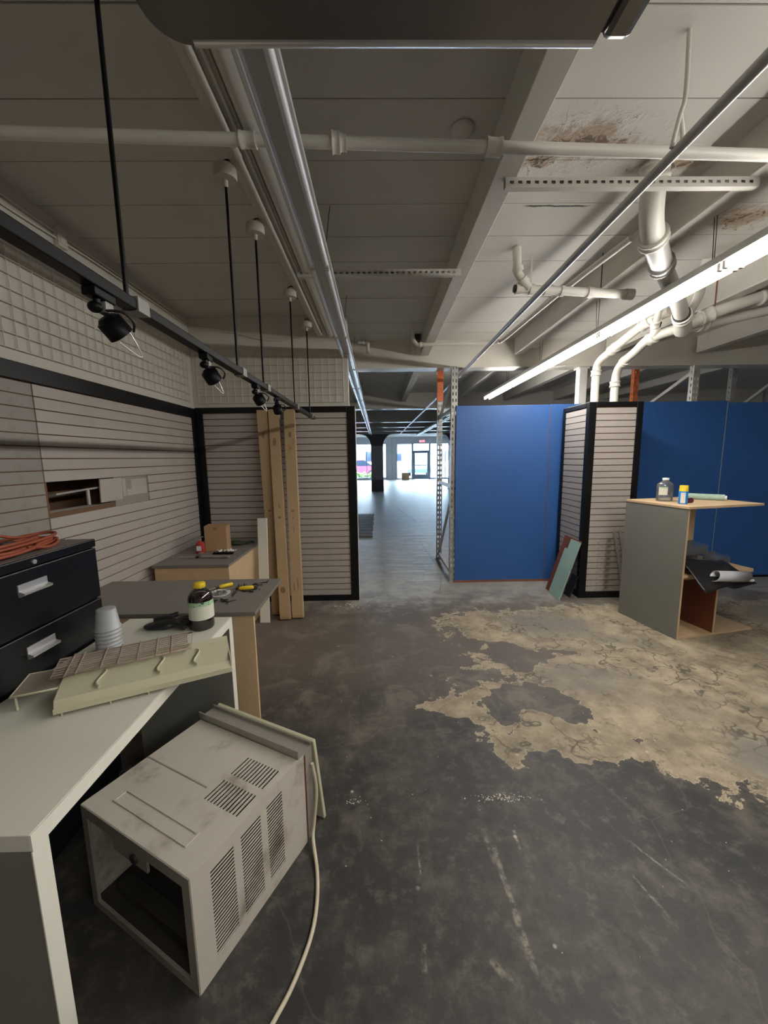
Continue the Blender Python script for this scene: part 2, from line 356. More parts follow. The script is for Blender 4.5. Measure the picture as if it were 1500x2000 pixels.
# ------------------------------------------------------------------ mesh building
WORLD = {}                       # matrix of every empty
class MB:
    def __init__(s): s.v = []; s.f = []; s.sm = []
    def add(s, vs, fs, smooth=False):
        o = len(s.v); s.v += [Vector(v) for v in vs]
        for f in fs: s.f.append([i + o for i in f]); s.sm.append(smooth)
        return s
    def box(s, x0, x1, y0, y1, z0, z1):
        vs = [(x, y, z) for x in (x0, x1) for y in (y0, y1) for z in (z0, z1)]
        return s.add(vs, [(0, 1, 3, 2), (4, 6, 7, 5), (0, 4, 5, 1), (2, 3, 7, 6), (0, 2, 6, 4), (1, 5, 7, 3)])
    def obox(s, o, a, b, c):     # corner and three edge vectors
        o, a, b, c = Vector(o), Vector(a), Vector(b), Vector(c)
        vs = [o + a * i + b * j + c * k for i in (0, 1) for j in (0, 1) for k in (0, 1)]
        fs = [(0, 1, 3, 2), (4, 6, 7, 5), (0, 4, 5, 1), (2, 3, 7, 6), (0, 2, 6, 4), (1, 5, 7, 3)]
        if a.cross(b).dot(c) < 0: fs = [f[::-1] for f in fs]
        return s.add(vs, fs)
    def prism(s, poly, a, b, axis='y', smooth=False):  # polygon extruded along an axis from a to b
        def P(u, v, w): return {'x': (w, u, v), 'y': (u, w, v), 'z': (u, v, w)}[axis]
        n = len(poly)
        vs = [P(u, v, a) for u, v in poly] + [P(u, v, b) for u, v in poly]
        s.add(vs, [tuple(range(n)), tuple(range(2 * n - 1, n - 1, -1))])
        return s.add(vs, [(i, (i + 1) % n, n + (i + 1) % n, n + i) for i in range(n)], smooth)
    def tube(s, pts, r, n=10, closed=False, cap=True, radii=None):
        pts = [Vector(p) for p in pts]; m = len(pts); rings = []
        ref = None
        for i, p in enumerate(pts):
            if closed: d = pts[(i + 1) % m] - pts[i - 1]
            else: d = (pts[min(i + 1, m - 1)] - pts[max(i - 1, 0)])
            d.normalize()
            if ref is None:
                ref = Vector((0, 0, 1)) if abs(d.z) < 0.9 else Vector((1, 0, 0))
            u = ref - d * ref.dot(d); u.normalize(); ref = u; w = d.cross(u)
            rr = radii[i] if radii else r
            rings.append([p + (u * math.cos(2 * math.pi * k / n) + w * math.sin(2 * math.pi * k / n)) * rr for k in range(n)])
        vs = [v for rg in rings for v in rg]; fs = []
        for i in range(m if closed else m - 1):
            j = (i + 1) % m
            for k in range(n): fs.append((i * n + k, i * n + (k + 1) % n, j * n + (k + 1) % n, j * n + k))
        s.add(vs, fs, True)
        if cap and not closed:
            s.add(rings[0], [tuple(range(n - 1, -1, -1))]); s.add(rings[-1], [tuple(range(n))])
        return s
    def cyl(s, p0, p1, r, n=14, r1=None, cap=True):
        return s.tube([p0, p1], r, n, cap=cap, radii=[r, r if r1 is None else r1])
    def lathe(s, prof, c=(0, 0, 0), n=24, sx=1.0, sy=1.0):   # profile of (radius, height) turned about z
        m = len(prof)
        vs = [(c[0] + r * sx * math.cos(2 * math.pi * k / n), c[1] + r * sy * math.sin(2 * math.pi * k / n), c[2] + z) for r, z in prof for k in range(n)]
        fs = [(i * n + k, i * n + (k + 1) % n, (i + 1) * n + (k + 1) % n, (i + 1) * n + k) for i in range(m - 1) for k in range(n)]
        s.add(vs, fs, True)
        if prof[0][0] > 1e-4: s.add(vs[:n], [tuple(range(n - 1, -1, -1))])
        if prof[-1][0] > 1e-4: s.add(vs[-n:], [tuple(range(n))])
        return s
    def ell(s, c, r, n=10):
        vs = []; fs = []
        for i in range(1, n):
            th = math.pi * i / n
            for k in range(n * 2):
                ph = math.pi * k / n
                vs.append((c[0] + r[0] * math.sin(th) * math.cos(ph), c[1] + r[1] * math.sin(th) * math.sin(ph), c[2] + r[2] * math.cos(th)))
        N = n * 2
        for i in range(n - 2):
            for k in range(N): fs.append((i * N + k, (i + 1) * N + k, (i + 1) * N + (k + 1) % N, i * N + (k + 1) % N))
        a = len(vs); vs += [(c[0], c[1], c[2] + r[2]), (c[0], c[1], c[2] - r[2])]
        for k in range(N): fs.append((a, k, (k + 1) % N)); fs.append((a + 1, (n - 2) * N + (k + 1) % N, (n - 2) * N + k))
        return s.add(vs, fs, True)
    def xf(s, m):
        s.v = [m @ v for v in s.v]; return s
    def mesh(s, name, m, inv=None):
        me = bpy.data.meshes.new(name)
        vs = [inv @ v for v in s.v] if inv is not None else s.v
        me.from_pydata([tuple(v) for v in vs], [], s.f)
        me.polygons.foreach_set('use_smooth', s.sm); me.materials.append(m); me.update()
        return me
    def build(s, name, m, parent=None, local=False, bevel=0.0, fix=False):
        """link as one mesh object; vertices are world coordinates unless local (the parent's frame)"""
        m = MT[m] if isinstance(m, str) else m
        inv = None; base = Vector((0, 0, 0))
        if parent is None and not local:
            lo = [min(v[i] for v in s.v) for i in range(3)]; hi = [max(v[i] for v in s.v) for i in range(3)]
            base = Vector(((lo[0] + hi[0]) / 2, (lo[1] + hi[1]) / 2, lo[2])); inv = Matrix.Translation(-base)
        elif parent is not None and not local:
            inv = WORLD[parent.name].inverted()
        me = s.mesh(name, m, inv)
        if fix:
            bm = bmesh.new(); bm.from_mesh(me); bmesh.ops.remove_doubles(bm, verts=bm.verts, dist=1e-5)
            bmesh.ops.recalc_face_normals(bm, faces=bm.faces); bm.to_mesh(me); bm.free()
        o = bpy.data.objects.new(name, me); COL.objects.link(o); o.location = base
        if parent is not None:
            o.parent = parent
            WORLD[o.name] = WORLD[parent.name].copy()
        else: WORLD[o.name] = Matrix.Translation(base)
        if bevel:
            b = o.modifiers.new('bevel', 'BEVEL'); b.width = bevel; b.segments = 2; b.limit_method = 'ANGLE'
        return o

def inst(me, name, parent, loc=(0, 0, 0)):
    o = bpy.data.objects.new(name, me); COL.objects.link(o)
    o.parent = parent; o.location = loc; WORLD[o.name] = WORLD[parent.name] @ Matrix.Translation(loc) if parent else Matrix.Translation(loc)
    return o
def tag(o, label, cat, group=None):
    o['label'] = label; o['category'] = cat
    if group: o['group'] = group
    return o
def thing(name, loc, label, cat, rz=0.0, group=None):
    o = bpy.data.objects.new(name, None); COL.objects.link(o)
    o.empty_display_size = 0.1
    o.location = loc; o.rotation_euler = (0, 0, rz)
    WORLD[o.name] = Matrix.Translation(loc) @ Matrix.Rotation(rz, 4, 'Z')
    return tag(o, label, cat, group)
def struct(o, label=None):
    o['kind'] = 'structure'
    if label: o['label'] = label
    return o
def copy_tree(o, parent=None):
    c = o.copy(); COL.objects.link(c)
    if parent is not None: c.parent = parent
    for ch in list(o.children): copy_tree(ch, c)
    return c
def smoothpts(pts, k=6, closed=False):
    pts = [Vector(p) for p in pts]; out = []; n = len(pts)
    rng = range(n) if closed else range(n - 1)
    for i in rng:
        p0 = pts[i - 1] if (closed or i > 0) else pts[0]
        p1 = pts[i]; p2 = pts[(i + 1) % n]
        p3 = pts[(i + 2) % n] if (closed or i + 2 < n) else pts[-1]
        for j in range(k):
            t = j / k
            out.append(0.5 * ((2 * p1) + (p2 - p0) * t + (2 * p0 - 5 * p1 + 4 * p2 - p3) * t * t + (3 * p1 - p0 - 3 * p2 + p3) * t ** 3))
    if not closed: out.append(pts[-1])
    return out

# ================================================================== THE ROOM
CZ = 3.05                                     # ceiling height
XL = -1.93                                    # left wall face
YB = 4.20                                     # face of the slatwall partition
YG = 5.05                                     # first cross girder
YS = 28.0                                     # shop front

fl = MB().box(-7, 9, -3.2, 28.25, -0.12, 0.0).build('floor', 'floor'); struct(fl, 'worn concrete floor with peeling dark paint')

ceil = struct(MB().box(-7, 9, -3.2, 28.25, CZ + 0.012, CZ + 0.15).build('ceiling', 'ceiling'), 'cream painted plank ceiling')
me = MB().box(-4.4, 4.4, -0.162, 0.162, -0.014, 0.0).mesh('plank', MT['ceiling'])
me_far = MB().box(-7.5, 8.3, -0.162, 0.162, -0.014, 0.0).mesh('plank', MT['ceiling'])
y = -3.0
while y < 28.0:
    o = inst(me if y < 5.1 else me_far, 'plank', ceil); o.location = Vector((0.6, y, CZ + 0.014 + random.uniform(-0.002, 0.001))) - ceil.location
    y += 0.33
# painted lengthwise beams
for i, x in enumerate((-0.606, 0.545, 1.72, 2.87, 4.02, 5.17)):
    b = MB()
    b.box(x, x + 0.105, -3.1, 5.0, 2.85, 2.872).box(x + 0.004, x + 0.101, -3.1, 5.0, 2.872, CZ + 0.01)
    struct(b.build('ceiling_beam', 'beam', bevel=0.004), 'lengthwise cream beam under the planks')
    b = MB().box(x, x + 0.105, 5.25, 8.98, 2.85, CZ + 0.01)
    struct(b.build('ceiling_beam', 'beam', bevel=0.004), 'lengthwise cream beam in the bay past the girder')
gl = MB().box(-3.0, 8.9, YG, YG + 0.16, 2.728, CZ + 0.01)
gl = struct(gl.build('cross_girder', 'girder', bevel=0.004), 'deep cream girder crossing the room')
MB().box(-3.0, 8.9, YG - 0.012, YG + 0.19, 2.712, 2.728).build('flange', 'flange', gl)
for y in (9.0, 12.3, 14.4, 16.4, 18.45):
    g = struct(MB().box(-6.9, 8.9, y, y + 0.2, 2.742, CZ + 0.01).build('cross_girder', 'girder'), 'cream girder over the far sales floor')
    MB().box(-6.9, 8.9, y - 0.02, y + 0.24, 2.70, 2.742).build('flange', 'flange', g)

# left wall: upper plaster, slatwall below with an opening
HY0, HY1, HZ0, HZ1 = 2.28, 2.86, 1.30, 1.487
w = MB()
w.box(XL - 0.12, XL - 0.001, -3.2, YB + 0.12, 2.09, CZ + 0.01)
w.box(XL - 0.12, XL - 0.020, -3.2, HY0, 0, 2.09).box(XL - 0.12, XL - 0.020, HY1, YB + 0.12, 0, 2.09)
w.box(XL - 0.12, XL - 0.020, HY0, HY1, 0, HZ0).box(XL - 0.12, XL - 0.020, HY0, HY1, HZ1, 2.09)
wl = struct(w.build('wall_left', 'wall'), 'left wall with slatwall boards and wire grid above')
PITCH = 0.0695
bk = MB()
bk.box(XL - 0.0195, XL - 0.012, -1.0, HY0, 0.02, 2.06).box(XL - 0.0195, XL - 0.012, HY1, YB, 0.02, 2.06)
bk.box(XL - 0.0195, XL - 0.012, HY0, HY1, 0.02, HZ0).box(XL - 0.0195, XL - 0.012, HY0, HY1, HZ1, 2.06)
bk.build('groove_backing', 'groove_brown', wl)
sl_a = MB().box(-0.012, 0.0, 0, YB - 2.26 - 0.08, 0, PITCH - 0.0065).mesh('slat', MT['slat'])
sl_b = MB().box(-0.012, 0.0, -3.26, 0, 0, PITCH - 0.0065).mesh('slat', MT['slat_old'])
sl_c = MB().box(-0.012, 0.0, 0, YB - HY1 - 0.48, 0, PITCH - 0.0065).mesh('slat', MT['slat'])
z = 2.042; i = 0
while z - PITCH > 0.03:
    z -= PITCH
    cut = z + PITCH > HZ0 + 0.01 and z < HZ1 - 0.03
    if cut: inst(sl_c, 'slat', wl, Vector((XL, HY1 + 0.40, z)) - wl.location)
    else: inst(sl_a, 'slat', wl, Vector((XL, 2.26, z)) - wl.location)
    inst(sl_b, 'slat', wl, Vector((XL - 0.006, 2.258, z)) - wl.location)
# the torn opening: duct behind and loose patch boards
MB().box(XL - 0.30, XL - 0.121, HY0 - 0.05, HY1 + 0.05, HZ0 - 0.05, HZ0 - 0.04).box(XL - 0.30, XL - 0.121, HY0 - 0.05, HY1 + 0.05, HZ1 + 0.04, HZ1 + 0.05)\
    .box(XL - 0.31, XL - 0.30, HY0 - 0.05, HY1 + 0.05, HZ0 - 0.05, HZ1 + 0.05).box(XL - 0.30, XL - 0.121, HY0 - 0.06, HY0 - 0.05, HZ0 - 0.05, HZ1 + 0.05)\
    .box(XL - 0.30, XL - 0.121, HY1 + 0.05, HY1 + 0.06, HZ0 - 0.05, HZ1 + 0.05).build('wall_cavity', 'groove', wl)
MB().obox((XL - 0.03, 2.36, 1.40), (0.0, 0.46, 0.02), (-0.16, 0, -0.03), (0.0, 0, 0.012)).build('hanging_duct', 'galv', wl)
MB().obox((XL - 0.035, 2.62, 1.31), (0, 0.02, 0), (-0.01, 0, 0), (0, 0.0, 0.11)).build('stud', 'slat', wl)
for (ya, yb, za, zb, tl) in ((2.70, 2.93, 1.315, 1.478, 0.004), (2.945, 2.985, 1.335, 1.47, 0.0), (2.985, 3.05, 1.335, 1.385, 0.002), (3.05, 3.25, 1.335, 1.462, 0.0)):
    MB().obox((XL - 0.010 + tl, ya, za), (0, yb - ya, 0.0), (-0.010, 0, 0), (0, tl * 2, zb - za)).build('patch_board', 'slat', wl, bevel=0.002)
MB().box(XL - 0.0118, XL - 0.0102, HY1 - 0.01, HY1 + 0.40, HZ0 - 0.028, HZ1 + 0.005).build('patch_backing', 'slat_old', wl)
# black painted frame of the left wall
MB().box(XL - 0.012, XL + 0.012, -1.0, YB - 0.001, 2.042, 2.135).build('frame_rail', 'black', wl, bevel=0.003)
MB().box(XL - 0.012, XL + 0.012, YB - 0.085, YB - 0.001, 0, 2.042).build('frame_post', 'black', wl, bevel=0.003)

# partition at the end of the bay
XR = -0.235
p = MB().box(XL, -0.30, YB + 0.004, YB + 0.12, 2.14, CZ + 0.01).box(XL, XR + 0.001, YB + 0.02, YB + 0.12, 0, 2.14)
wb = struct(p.build('wall_back', 'wall'), 'partition of grey slatwall in a black frame, wire grid above')
MB().box(XL + 0.07, XR - 0.07, YB + 0.012, YB + 0.0195, 0.05, 2.1).build('groove_backing', 'groove', wb)
sp_me = MB().box(0, (XR - 0.085) - (XL + 0.08), 0, 0.012, 0, PITCH - 0.010).mesh('slat', MT['slat_back'])
z = 0.065
while z + PITCH < 2.10:
    inst(sp_me, 'slat', wb, Vector((XL + 0.08, YB, z)) - wb.location); z += PITCH * 0.975
for nm, bx in (('frame_stile', (XL + 0.012, XL + 0.085, YB - 0.014, YB + 0.019, 0, 2.147)), ('frame_stile', (XR - 0.088, XR, YB - 0.014, YB + 0.12, 0, 2.147)),
               ('frame_rail', (XL + 0.085, XR - 0.088, YB - 0.014, YB + 0.019, 2.085, 2.147)), ('frame_rail', (XL + 0.085, XR - 0.088, YB - 0.014, YB + 0.019, 0, 0.066))):
    MB().box(*bx).build(nm, 'black', wb, bevel=0.003)

# wire grid panels painted into the upper wall
def grid_panel(name, label, u0, u1, z0, z1, P):
    b = MB(); st = 0.0762; wr = 0.0028
    n = int(round((u1 - u0) / st))
    for k in range(n + 1): b.tube([P(u0 + k * st, z0), P(u0 + k * st, z1)], wr, 6)
    m = int(round((z1 - z0) / st))
    for k in range(m + 1): b.tube([P(u0, z0 + k * st, 0.004), P(u0 + n * st, z0 + k * st, 0.006)], wr, 6)
    return tag(b.build(name, 'wire_white'), label, 'wire grid')
grid_panel('wire_grid_panel', 'cream painted wire grid screwed high on the left wall', 0.9, 4.1, 2.20, 2.73, lambda u, z, d=0: (XL + 0.010 + d, u, z))
grid_panel('wire_grid_panel', 'cream painted wire grid above the slatwall partition', XL + 0.06, -0.33, 2.19, 2.73, lambda u, z, d=0: (u, YB - 0.008 - d, z))

# the remaining shell of the building
struct(MB().box(-7.1, -7.0, YB, 28.25, 0, CZ + 0.1).build('wall_far_left', 'farwall'), 'far left wall of the sales floor')
struct(MB().box(-7.0, XL - 0.12, YB, YB + 0.12, 0, CZ + 0.1).build('wall_return', 'farwall'), 'return wall behind the partition')
struct(MB().box(9.0, 9.1, -3.2, 28.25, 0, CZ + 0.1).build('wall_right', 'farwall'), 'right wall of the building')
struct(MB().box(-2.1, 9.0, -3.3, -3.2, 0, CZ + 0.1).build('wall_rear', 'wall'), 'rear wall behind the viewer')

# shop front
sf = MB()
sf.box(-7, 9, YS, YS + 0.25, 2.6, CZ + 0.1)                       # header
sf.box(0.62, 1.36, YS, YS + 0.25, 0, 2.6)                         # pier
sf.box(-7, 0.62, YS, YS + 0.25, 0, 0.12).box(1.36, 2.50, YS, YS + 0.25, 0, 0.06).box(3.78, 9, YS, YS + 0.25, 0, 0.06)
sf.box(-3.2, -2.2, YS, YS + 0.25, 0.12, 2.6).box(6.4, 9, YS, YS + 0.25, 0.06, 2.6)
wf = struct(sf.build('wall_front', 'store_wall'), 'pale shop front wall with header and pier')
def win(nm, x0, x1, z0, z1, label, muls=()):
    b = MB(); t = 0.05
    b.box(x0, x0 + t, YS + 0.08, YS + 0.16, z0, z1).box(x1 - t, x1, YS + 0.08, YS + 0.16, z0, z1)
    b.box(x0 + t, x1 - t, YS + 0.08, YS + 0.16, z0, z0 + t).box(x0 + t, x1 - t, YS + 0.08, YS + 0.16, z1 - t, z1)
    for m in muls: b.box(m - t / 2, m + t / 2, YS + 0.08, YS + 0.16, z0 + t, z1 - t)
    o = struct(b.build(nm, 'metal_store'), label)
    xs = [x0 + t] + list(muls) + [x1 - t]
    for a, c in zip(xs[:-1], xs[1:]): MB().box(a, c, YS + 0.115, YS + 0.122, z0 + t, z1 - t).build('pane', 'glass', o)
    return o
win('window_1', -7, -3.2, 0.12, 2.6, 'shop window at the far left')
win('window_2', -2.2, 0.62, 0.12, 2.6, 'wide shop window left of the pier', (-0.8,))
wn3 = win('window_3', 1.36, 2.50, 0.06, 2.6, 'shop window beside the glass door')
win('window_4', 3.78, 6.4, 0.06, 2.6, 'shop window right of the glass door', (4.9,))
tag(MB().box(1.40, 2.46, YS + 0.05, YS + 0.06, 1.86, 2.58).cyl((1.40, YS + 0.055, 2.57), (2.46, YS + 0.055, 2.57), 0.025, 8).build('roller_blind', 'blind'), 'white roller blind drawn half down in the shop window', 'blind')
# door with transom and the street number seen from inside
d = MB()
d.box(2.50, 2.58, YS + 0.06, YS + 0.18, 0, 2.6).box(3.70, 3.78, YS + 0.06, YS + 0.18, 0, 2.6)
d.box(2.58, 3.70, YS + 0.06, YS + 0.18, 2.0, 2.08).box(2.58, 3.70, YS + 0.06, YS + 0.18, 2.55, 2.6)
dr = struct(d.build('door_1', 'metal_store'), 'glazed shop door in a grey metal frame')
MB().box(2.58, 2.70, YS + 0.09, YS + 0.14, 0.01, 2.0).box(3.58, 3.70, YS + 0.09, YS + 0.14, 0.01, 2.0).box(2.70, 3.58, YS + 0.09, YS + 0.14, 0.01, 0.34).box(2.70, 3.58, YS + 0.09, YS + 0.14, 1.90, 2.0).build('door_leaf', 'metal_store', dr)
MB().box(2.70, 3.58, YS + 0.112, YS + 0.118, 0.34, 1.90).build('pane', 'glass', dr)
MB().box(2.58, 3.70, YS + 0.112, YS + 0.118, 2.08, 2.55).build('pane', 'glass', dr)
MB().box(2.70, 3.58, YS + 0.06, YS + 0.085, 1.0, 1.05).build('push_bar', 'chrome', dr)
tc = bpy.data.curves.new('street_number', 'FONT'); tc.body = '1216'; tc.size = 0.30; tc.align_x = 'CENTER'; tc.extrude = 0.002
to = bpy.data.objects.new('tmp', tc); COL.objects.link(to)
bpy.context.view_layer.update()
tm = bpy.data.meshes.new_from_object(to.evaluated_get(bpy.context.evaluated_depsgraph_get()))
bpy.data.objects.remove(to)
for v in tm.vertices: v.co = Vector((-v.co.x, -v.co.z, v.co.y))   # reads the right way round from the street
tm.materials.append(MT['num'])
nm_ = inst(tm, 'street_number', dr, Vector((3.14, YS + 0.105, 2.20)) - dr.location)
ex = thing('exit_sign', (3.2, YS - 0.04, 2.63), 'small red exit sign over the shop door', 'exit sign')
MB().box(3.0, 3.4, YS - 0.06, YS, 2.63, 2.83).build('housing', 'white_plain', ex)
tc = bpy.data.curves.new('exit_text', 'FONT'); tc.body = 'EXIT'; tc.size = 0.19; tc.align_x = 'CENTER'; tc.extrude = 0.002
to = bpy.data.objects.new('tmp', tc); COL.objects.link(to); bpy.context.view_layer.update()
tm = bpy.data.meshes.new_from_object(to.evaluated_get(bpy.context.evaluated_depsgraph_get())); bpy.data.objects.remove(to)
for v in tm.vertices: v.co = Vector((v.co.x, -v.co.z, v.co.y))
tm.materials.append(MT['exit']); inst(tm, 'lettering', ex, (0, -0.024, 0.035))
tag(MB().tube(smoothpts([(1.0, YS - 0.03, 0.0), (1.0, YS - 0.03, 2.5), (1.0, YS - 0.05, CZ)], 3), 0.03, 8).build('downpipe', 'pipe_white'), 'thin white pipe standing against the shop front pier', 'pipe')
bx = thing('cardboard_carton', (1.97, YS - 0.3, 0), 'brown cardboard carton on the floor before the shop window', 'box')
MB().box(1.70, 2.22, YS - 0.55, YS - 0.08, 0, 0.5).build('carton_body', 'card', bx)
MB().box(1.70, 1.955, YS - 0.55, YS - 0.08, 0.501, 0.506).build('flap', 'card2', bx)
MB().box(1.965, 2.22, YS - 0.55, YS - 0.08, 0.501, 0.506).build('flap', 'card2', bx)

# street outside
struct(MB().box(-30, 40, 28.25, 75, -0.2, -0.05).build('street', 'asphalt'), 'street in front of the shop')
fb = thing('building', (0, 62, -0.05), 'pale building across the street', 'building')
MB().box(-30, 40, 62, 70, -0.05, 6).build('facade_wall', 'facade', fb)
for k in range(12):
    MB().box(-22 + k * 4, -20.2 + k * 4, 61.95, 61.99, 1.0, 2.6).build('window', 'car_glass', fb)
MB().box(-30, 40, 61.7, 62, 3.6, 3.9).build('cornice', 'facade', fb)
def car(x, y, rz, m, label):
    t = thing('car', (x, y, -0.05), label, 'car', rz)
    body = [(-2.1, 0.28), (-2.15, 0.62), (-2.0, 0.82), (-1.2, 0.92), (1.15, 0.95), (2.0, 0.86), (2.15, 0.6), (2.1, 0.28)]
    MB().prism(body, -0.86, 0.86).build('body', m, t, local=True, bevel=0.06)
    roof = [(-1.25, 0.92), (-0.55, 1.42), (0.75, 1.45), (1.5, 0.94)]
    MB().prism(roof, -0.74, 0.74).build('cabin', 'car_glass', t, local=True, bevel=0.05)
    MB().prism([(-0.55, 1.40), (-0.5, 1.46), (0.72, 1.49), (0.78, 1.43)], -0.72, 0.72).build('roof', m, t, local=True, bevel=0.02)
    for sx in (-1.35, 1.35):
        for sy in (-0.80, 0.80):
            MB().cyl((sx, sy - 0.1, 0.31), (sx, sy + 0.1, 0.31), 0.31, 16).build('wheel', 'tyre', t, local=True)
car(3.9, 36.0, math.radians(78), 'car_dark', 'dark blue car parked outside the glass door')
car(-2.0, 34.5, math.radians(5), 'car_pink', 'red car parked outside the left shop window')
bs = MB()
for k in range(60):
    bs.ell((-2.6 + random.random() * 2.4, 29.6 + random.random() * 0.6, -0.02 + random.random() * 0.5), (0.12, 0.12, 0.1), 4)
tag(bs.build('shrub', 'planter'), 'low green shrubs outside the left shop window', 'shrub')

# columns of the sales floor
def col(x, y, label):
    t = thing('column', (x, y, 0), label, 'column', group='columns of the far sales floor')
    r = 0.29
    MB().box(x - r, x + r, y - r, y + r, 0, 2.2).build('shaft', 'column', t, bevel=0.02)
    MB().box(x - r - 0.01, x + r + 0.01, y - r - 0.01, y + r + 0.01, 0, 0.55).build('dark_base', 'column_dark', t)
    pr = [(-r, 2.15)] + [(-r - 0.45 * (1 - math.cos(a)), 2.15 + 0.55 * math.sin(a)) for a in [k * math.pi / 12 for k in range(1, 7)]]
    pr = pr + [(-u, v) for u, v in pr[::-1]]
    MB().prism([(x + u, v) for u, v in pr], y - r - 0.02, y + r + 0.02).build('flared_capital', 'column_dark', t)
for x, y in ((-0.03, 18.75), (3.75, 18.75)): col(x, y, 'square column with dark flared capital on the far sales floor')
struct(MB().box(-6.9, 8.9, 18.75, 19.05, 2.70, 2.72).build('trim_1', 'column_dark'), 'dark soffit over the columns')

# brown board stack lying in the passage
gr = thing('board_bundle', (-0.75, 9.2, 0), 'flat brown slatted boards lying on the passage floor', 'boards')
for k in range(9):
    MB().box(-1.3, -0.13 - 0.015 * (k % 2), 7.65 + k * 0.36, 7.65 + k * 0.36 + 0.335, 0, 0.02).build('board', 'grate', gr, bevel=0.004)

# ================================================================== LIGHT FIXTURES
def strip_unit(name, y0, L, xc, z, tubem, housem, label, group, wires=True, wide=0.13):
    t = thing(name, (xc, y0 + L / 2, z), label, 'light fixture', group=group)
    h = wide / 2; tx = 0.040
    prof = [(xc - h, z + 0.018), (xc - h + 0.010, z + 0.062), (xc + h - 0.010, z + 0.062), (xc + h, z + 0.018), (xc + h - 0.004, z + 0.016), (xc + 0.020, z + 0.028), (xc - 0.020, z + 0.028), (xc - h + 0.004, z + 0.016)]
    MB().prism(prof, y0 + 0.002, y0 + L - 0.002).build('housing', housem, t)
    for s in (-1, 1):
        MB().cyl((xc + s * tx, y0 + 0.028, z - 0.004), (xc + s * tx, y0 + L - 0.028, z - 0.004), 0.0150, 12 if tubem == 'tube_off' else 8, cap=tubem == 'tube_off').build('tube_offscreen' if name.endswith('_offscreen') else 'tube', tubem, t)
        for yy in (y0 + 0.006, y0 + L - 0.024):
            MB().box(xc + s * tx - 0.012, xc + s * tx + 0.012, yy, yy + 0.018, z - 0.021, z + 0.024).build('lampholder', 'socket', t)
    if wires:
        for yy in (y0 + 0.12,):
            MB().tube([(xc, yy, z + 0.056), (xc - 0.02, yy, CZ)], 0.0022, 5).build('hanger_wire', 'iron', t)
            MB().tube([(xc + 0.01, yy, z + 0.056), (xc + 0.05, yy + 0.06, CZ)], 0.0022, 5).build('hanger_wire', 'iron', t)
    return t
ys_ = []
y = -1.41
while y < 19: ys_.append(y); y += 1.23
for k, y in enumerate(ys_):
    strip_unit('fluorescent_fixture', y, 1.23, -0.305, 2.65, 'tube_off', 'fixture',
               '%s unlit strip light of the long row counting from the shop front' % ORD[len(ys_) - 1 - k], 'unlit strip lights of the long row', wires=True)
for k in range(8):          # the burning row; it runs on past the right edge of the picture
    strip_unit('fluorescent_fixture_offscreen' if k < 3 else 'fluorescent_fixture', -2.47 + 1.17 * k, 1.165, 1.92, 2.60, 'tube_on', 'fixture',
               '%s bright strip light from the end above the blue panel' % ORD[7 - k], 'bright strip lights beside the drain pipes', wide=0.125)
for k in range(7):
    strip_unit('fluorescent_fixture', 9.5 + 1.23 * k, 1.225, 1.86, 2.60, 'tube_off', 'fixture',
               '%s unlit strip light from the flared columns, over the far sales floor' % ORD[6 - k], 'strip lights over the far sales floor')

# track lighting
TX, TZ = -0.632, 2.0
tr = thing('track_rail', (TX, 2.2, TZ), 'black track light rail hung on five thin rods', 'track light')
MB().box(TX - 0.018, TX + 0.018, 0.05, 3.93, TZ - 0.014, TZ + 0.014).build('rail', 'track', tr, bevel=0.003)
for y in (1.054, 1.835, 2.24, 3.05, 3.72):
    rd = MB().cyl((TX, y, TZ + 0.014), (TX, y, 2.76), 0.0058, 8).build('rod', 'track', tr)
    MB().cyl((TX, y, 2.782), (TX, y, 2.826), 0.048, 22).cyl((TX, y, 2.826), (TX, y, 2.832), 0.044, 22).cyl((TX, y, 2.755), (TX, y, 2.782), 0.010, 10).build('canopy', 'canopy', rd)
    MB().tube(smoothpts([(TX + 0.0, y, 2.83), (TX - 0.012, y, 2.85), (TX + 0.01, y, 2.862), (TX + 0.028, y, 2.856)], 4), 0.004, 6).build('hook', 'iron', rd)
    MB().box(TX - 0.022, TX + 0.022, y + 0.01, y + 0.06, TZ - 0.016, TZ + 0.02).build('coupler', 'track_grey', rd)
